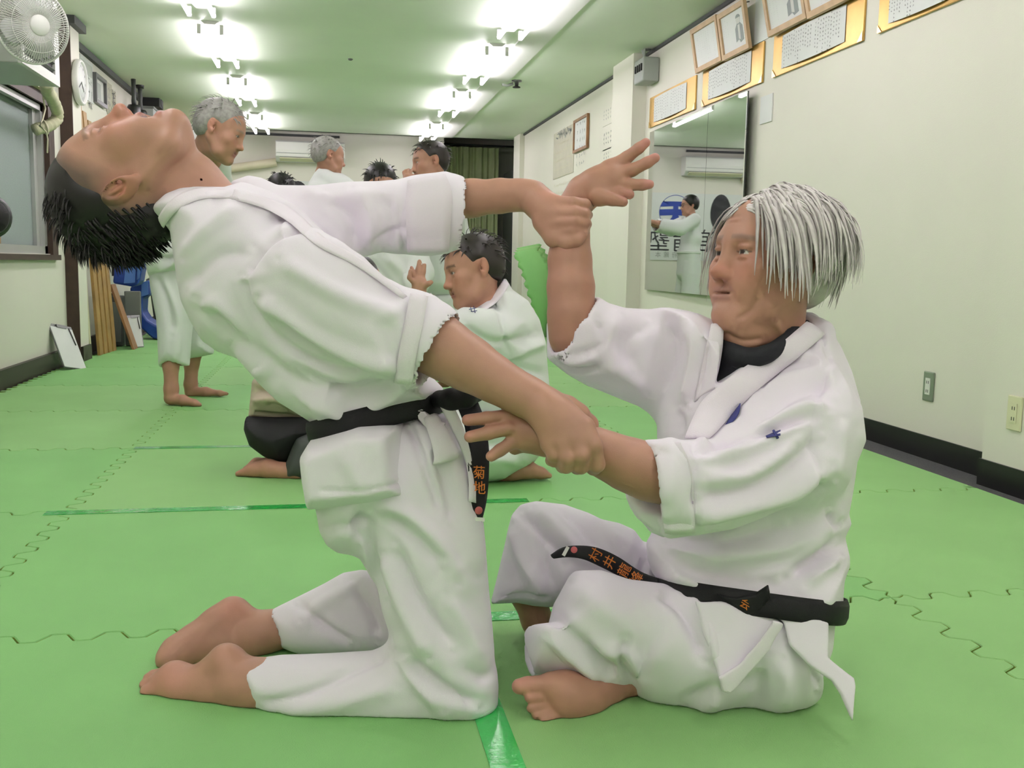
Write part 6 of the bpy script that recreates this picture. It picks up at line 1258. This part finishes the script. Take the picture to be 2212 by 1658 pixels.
# ---- standing grey-haired man by the window wall
F3 = Frame(PD(478, 283, 4.62), cam_dir(.9, -.36, .02), cam_dir(.36, .93, 0), 1.12)
figure('grey-haired man in white gi standing by the window wall, smiling and looking down', F3, .0058,
    [(((462, 300, 4.65, 32), (440, 345, 4.75, 36), (420, 420, 4.9, 45), (400, 560, 5.0, 55)), .03), (((400, 560, 4.98, 40), (374, 720, 4.96, 26), (369, 790, 4.95, 16), (370, 840, 4.95, 14.5), (369, 858, 4.95, 14)), .02), (((368, 861, 4.95, 12), (395, 864, 4.93, 11), (420, 870, 4.92, 7.5), (432, 874, 4.92, 4.5)), .015),
     (((420, 560, 5.2, 40), (428, 720, 5.28, 24), (414, 785, 5.3, 15), (412, 830, 5.3, 13.5), (412, 846, 5.3, 12)), .02), (((412, 847, 5.3, 11), (445, 846, 5.29, 10), (475, 849, 5.28, 6), (490, 850, 5.28, 4)), .015), (((383, 545, 4.9, 9), (386, 560, 4.9, 8)), .01)],
    [('jacket', M_giold, .007, [([(398, 312), (434, 288), (452, 300), (478, 352), (500, 430), (500, 560), (440, 600), (330, 600), (318, 545), (336, 480), (345, 400), (372, 335)], (410, 450, 4.98, 0, 0), .19, .12)], [(((400, 325, 4.88, 18), (428, 306, 4.82, 17), (456, 322, 4.76, 15), (474, 356, 4.78, 17), (486, 400, 4.85, 18)), .06)], [(((466, 290, 4.64, 32), (442, 340, 4.74, 34)), .01)], [([(325, 545), (360, 560), (383, 550)], -.014, 6), ([(335, 580), (370, 570), (390, 540)], .014, 7)]),
     ('trousers', M_giold, .007, [([(324, 540), (336, 510), (430, 510), (440, 600), (416, 700), (407, 790), (346, 793), (341, 690), (327, 610)], (380, 650, 4.98, 0, 0), .115, .09), ([(380, 520), (470, 520), (474, 640), (459, 765), (406, 777), (395, 680)], (430, 650, 5.27, 0, 0), .10, .08)], [], [(((370, 830, 4.95, 18), (372, 770, 4.95, 19)), .006), (((412, 820, 5.3, 16), (416, 755, 5.3, 17)), .006)], [([(330, 590), (360, 640), (375, 720)], -.014, 9), ([(350, 600), (380, 680), (380, 780)], .012, 10), ([(430, 600), (440, 680), (440, 750)], -.010, 9)])],
    (M_hgrey, .012, 120, (.25, .22, .2)), HZ(400, 870, 0), dict(fat=1.04), (1.0, .98, .95), 41, .5, None, [((428, 372, 4.82), (362, 450, 4.84), (381, 528, 4.84), (392, 560, 4.84)), ((432, 385, 5.15), (470, 470, 5.2), (478, 545, 5.15), (480, 590, 5.12))])
# ---- grey-haired man looking away toward the mirror wall
F4 = Frame(PD(711, 338, 6.4), cam_dir(.86, -.10, .42), cam_dir(.05, .99, 0), .98)
figure('grey-haired man in white gi standing with his face turned away', F4, .006,
    [(((706, 352, 6.42, 19), (702, 380, 6.45, 20), (715, 480, 6.5, 32), (720, 620, 6.5, 36)), .03), (((715, 620, 6.45, 24), (712, 740, 6.45, 15), (710, 800, 6.45, 11)), .02), (((710, 803, 6.45, 8), (735, 806, 6.43, 5)), .01), (((735, 620, 6.6, 24), (738, 740, 6.6, 15), (738, 796, 6.6, 11)), .02), (((738, 798, 6.6, 8), (760, 801, 6.6, 5)), .01)],
    [('jacket', M_giold, .008, [([(690, 362), (715, 362), (755, 384), (785, 410), (800, 480), (790, 640), (665, 640), (655, 480), (668, 400)], (725, 500, 6.48, 0, 0), .17, .11)], [], [(((710, 340, 6.4, 24), (703, 372, 6.44, 22)), .008)], []),
     ('trousers', M_giold, .008, [([(668, 620), (790, 620), (782, 700), (765, 778), (722, 778), (690, 780), (675, 700)], (725, 690, 6.5, 0, 0), .14, .08)], [], [], [])],
    (M_hgrey, .012, 70, (.25, .22, .2)), HZ(725, 805, 0), None, (1.02, 1, .97), 51, .3, None, [((690, 420, 6.35), (672, 510, 6.32), (680, 590, 6.28), (684, 640, 6.26)), ((768, 420, 6.6), (790, 510, 6.62), (786, 590, 6.58), (784, 640, 6.56))])
# ---- dark-haired man with his hand at his mouth
F5 = Frame(PD(927, 352, 5.6), cam_dir(-.90, -.12, -.36), cam_dir(-.06, .99, 0), .98)
figure('dark-haired man in white gi standing with a hand raised to his mouth', F5, .0055,
    [(((934, 372, 5.6, 22), (938, 405, 5.62, 23), (940, 520, 5.65, 34), (945, 640, 5.65, 38)), .03), (((945, 430, 5.5, 20), (925, 470, 5.35, 15), (890, 440, 5.3, 12), (880, 400, 5.32, 9)), .015), (((880, 398, 5.32, 9), (880, 384, 5.34, 9.5)), .01),
     (((874, 380, 5.34, 4), (872, 372, 5.35, 3.6), (876, 368, 5.37, 3.2)), .003), (((880, 378, 5.34, 4.2), (879, 369, 5.36, 3.8), (883, 366, 5.38, 3.3)), .003), (((886, 380, 5.34, 4), (887, 371, 5.36, 3.6), (890, 368, 5.38, 3.2)), .003), (((889, 385, 5.33, 4), (893, 378, 5.35, 3.4)), .003),
     (((930, 640, 5.6, 26), (930, 760, 5.6, 17), (930, 828, 5.6, 12)), .02), (((930, 832, 5.6, 9), (905, 838, 5.58, 6)), .01), (((960, 640, 5.7, 26), (965, 760, 5.7, 17), (965, 824, 5.7, 12)), .02), (((965, 826, 5.7, 9), (942, 832, 5.7, 6)), .01)],
    [('jacket', M_giold, .0075, [([(905, 402), (925, 392), (962, 386), (990, 405), (1006, 450), (1006, 500), (1000, 560), (990, 650), (890, 650), (882, 520), (890, 440)], (945, 520, 5.65, 0, 0), .18, .11)], [((((960, 420, 5.52, 27), (925, 475, 5.36, 23), (895, 452, 5.31, 20))), .03)], [(((930, 350, 5.6, 28), (936, 392, 5.61, 25)), .008), (((885, 415, 5.32, 14), (890, 440, 5.31, 13)), .004)], [([(980, 480), (1000, 510), (1000, 550)], -.015, 8)]),
     ('trousers', M_giold, .0075, [([(890, 630), (995, 630), (990, 720), (982, 806), (950, 806), (912, 812), (895, 720)], (945, 720, 5.65, 0, 0), .15, .08)], [], [], [])],
    (M_hdark, .004, 90, (.03, .02, .018)), HZ(945, 835, 0), dict(fat=1.02), (.95, .92, .88), 61, .7, None, [((975, 430, 5.8), (992, 520, 5.85), (985, 610, 5.8), (982, 660, 5.78))])
# ---- black-haired person stooping, only the crown shows above the sleeve
F6 = Frame(PD(822, 408, 5.0), cam_dir(.25, -.5, -.8), cam_dir(.1, .85, -.45), .98)
figure('black-haired person in white gi stooping forward behind the outstretched arm', F6, .006,
    [(((822, 440, 5.02, 22), (822, 470, 5.1, 24), (835, 560, 5.25, 36), (840, 660, 5.25, 40)), .03), (((825, 660, 5.2, 26), (822, 770, 5.2, 17), (820, 842, 5.2, 12)), .02), (((820, 846, 5.2, 9), (824, 852, 5.12, 8)), .01), (((860, 660, 5.3, 26), (862, 770, 5.3, 17), (862, 838, 5.3, 12)), .02), (((862, 841, 5.3, 9), (866, 848, 5.22, 8)), .01)],
    [('jacket', M_giold, .0075, [([(795, 458), (850, 458), (885, 490), (905, 580), (895, 680), (790, 680), (782, 590), (775, 500)], (840, 570, 5.25, 0, 0), .17, .11)], [], [], [([(790, 560), (830, 600), (850, 650)], -.016, 10), ([(830, 550), (870, 590), (890, 640)], .016, 11)]),
     ('trousers', M_giold, .0075, [([(790, 660), (897, 660), (890, 740), (882, 822), (845, 822), (805, 826), (795, 740)], (842, 740, 5.25, 0, 0), .15, .08)], [], [], [])],
    (M_hblack, 0, 60), HZ(842, 846, 0), None, (1, .97, .93), 71, .7, None, [((795, 500, 5.2), (770, 580, 5.1), (790, 640, 4.95), (800, 680, 4.9)), ((885, 510, 5.3), (905, 590, 5.2), (890, 650, 5.02), (880, 690, 4.96))])
# ---- person whose black hair peeks over the kneeling man's shoulder
F7 = Frame(PD(611, 419, 6.0), cam_dir(.3, -.1, .95), cam_dir(0, 1, 0), .95)
figure('person with short black hair mostly hidden behind the arching man\'s shoulder', F7, .0065,
    [(((611, 440, 6.0, 18), (611, 470, 6.02, 20), (611, 560, 6.05, 32), (611, 650, 6.05, 34)), .03), (((598, 650, 6.05, 24), (596, 750, 6.05, 15), (596, 812, 6.05, 11), (597, 818, 6.08, 10)), .02), (((625, 650, 6.05, 24), (627, 750, 6.05, 15), (627, 812, 6.05, 11), (627, 818, 6.08, 10)), .02)],
    [('jacket', M_giold, .009, [([(590, 462), (632, 462), (665, 490), (668, 580), (660, 660), (562, 660), (556, 580), (560, 490)], (611, 560, 6.05, 0, 0), .15, .1)], [], [], []), ('trousers', M_giold, .009, [([(562, 650), (660, 650), (652, 730), (645, 798), (612, 798), (578, 798), (570, 730)], (611, 720, 6.05, 0, 0), .13, .07)], [], [], [])],
    (M_hblack, 0, 60), HZ(611, 822, 0), None, (1, .97, .93), 81, .7, None, [((570, 495, 6.05), (552, 590, 6.05), (552, 660, 6.03), (553, 708, 6.02)), ((655, 495, 6.05), (672, 590, 6.05), (672, 660, 6.03), (671, 708, 6.02))])
# ---- bespectacled man in front of the banner, seen in the mirror
def bespectacled():
    T = tag(empty('person', (.6, 11.55, 0)), 'black-haired man with glasses in white gi before the banner, seen in the mirror', 'person')
    ox, oy = .6, 11.55; w = lambda x, y, z: np.array([ox+x, oy+y, z]); F = Frame(w(.02, 0, 1.49), (1, -.05, -.05), (0, 0, 1), .98)
    v = Vol(.007); head_prims(v, F)
    ch = lambda pts, k=.02: v.chain([(w(*p[:3]), p[3]) for p in pts], k)
    ch([(0, 0, 1.42, .055), (-.01, 0, 1.36, .058), (-.02, 0, 1.2, .09), (0, 0, .85, .1)])
    for y in (-1, 1):
        ch([(0, y*.1, .85, .075), (.0, y*.11, .45, .055), (-.02, y*.11, .09, .042), (-.02, y*.11, .05, .04)]); ch([(-.02, y*.11, .04, .036), (.08, y*.12, .03, .03), (.17, y*.12, .02, .02)], .015)
        ch([(0, y*.18, 1.3, .05), (.2, y*.2, 1.2, .042), (.42, y*.1, 1.26, .033), (.5, y*.06, 1.28, .028)]); ch([(.5, y*.06, 1.28, .026), (.56, y*.03, 1.29, .024)], .01)
        for k in range(4): ch([(.55, y*.03+.0, 1.265+.016*k, .009), (.59, y*.01, 1.262+.016*k, .008), (.61, -y*.015, 1.265+.015*k, .007)], .003)
        ch([(.53, y*.05, 1.31, .011), (.57, y*.03, 1.325, .008)], .004)
    V, Q = v.mesh(); V = ground(V); col = np.tile(np.array(SKIN)*1.12, (len(V), 1)); head_color(F, V, col, SKIN); qmesh('body', V, Q, M_skin, T, col)
    v = Vol(.009); fl = np.array([0, 1.0, 0])
    v.chain([(w(-.02, 0, 1.30), .095), (w(-.02, 0, 1.1), .115), (w(0, 0, .92), .12), (w(0, 0, .68), .14)], .03, 1, (fl, 1.55))
    for y in (-1, 1): v.chain([(w(0, y*.16, 1.31), .075), (w(.18, y*.2, 1.21), .085), (w(.36, y*.13, 1.24), .082)], .03); v.cone(w(.42, y*.1, 1.255), w(.28, y*.16, 1.225), .068, .05, .005, -1)
    v.cone(w(.02, 0, 1.5), w(-.01, 0, 1.36), .06, .064, .01, -1)
    V, Q = v.mesh(); V = folds(relax(V, Q, 1), Q, [], .006, 3, 9); jv = V; qmesh('jacket', V, Q, M_giold, T)
    v = Vol(.009)
    for y in (-1, 1): v.chain([(w(0, y*.09, .80), .11), (w(0, y*.11, .45), .105), (w(-.01, y*.12, .16), .10)], .03); v.cone(w(-.01, y*.12, .0), w(0, y*.115, .25), .085, .07, .005, -1)
    V, Q = v.mesh(); V = folds(relax(V, Q, 1), Q, [], .005, 4, 9); qmesh('trousers', ground(V), Q, M_giold, T)
    L, nn = belt_loop(jv, w(0, 0, .93), (0, 0, 1), .05, .002, 60); band('belt', L, nn, .04, .005, M_giold, T)
    hv = Vol(.006); s = F.s; hv.ell(F.p(-.022, 0, .044), F.R, np.array((.108, .088, .092))*s, .01); hv.ell(F.p(-.06, 0, .0), F.R, np.array((.06, .078, .07))*s, .03); hv.ell(F.p(.115, 0, -.05), F.R, np.array((.08, .13, .09))*s, .012, -1); hv.ell(F.p(.01, 0, -.125), F.R, np.array((.14, .14, .09))*s, .02, -1)
    V, Q = hv.mesh(); qmesh('hair', V, Q, M_hblack, T)
    g = MB()
    for y in (-1, 1): g.torus(F.p(.098, y*.033, 0), F.f, .022, .0016, 20, 5); g.tube([F.p(.096, y*.055, .003), F.p(.04, y*.078, .006), F.p(-.01, y*.084, .004)], .0014, 5)
    g.tube([F.p(.1, -.012, .003), F.p(.102, 0, .006), F.p(.1, .012, .003)], .0014, 5); g.build('glasses', M_dark, T)
bespectacled()
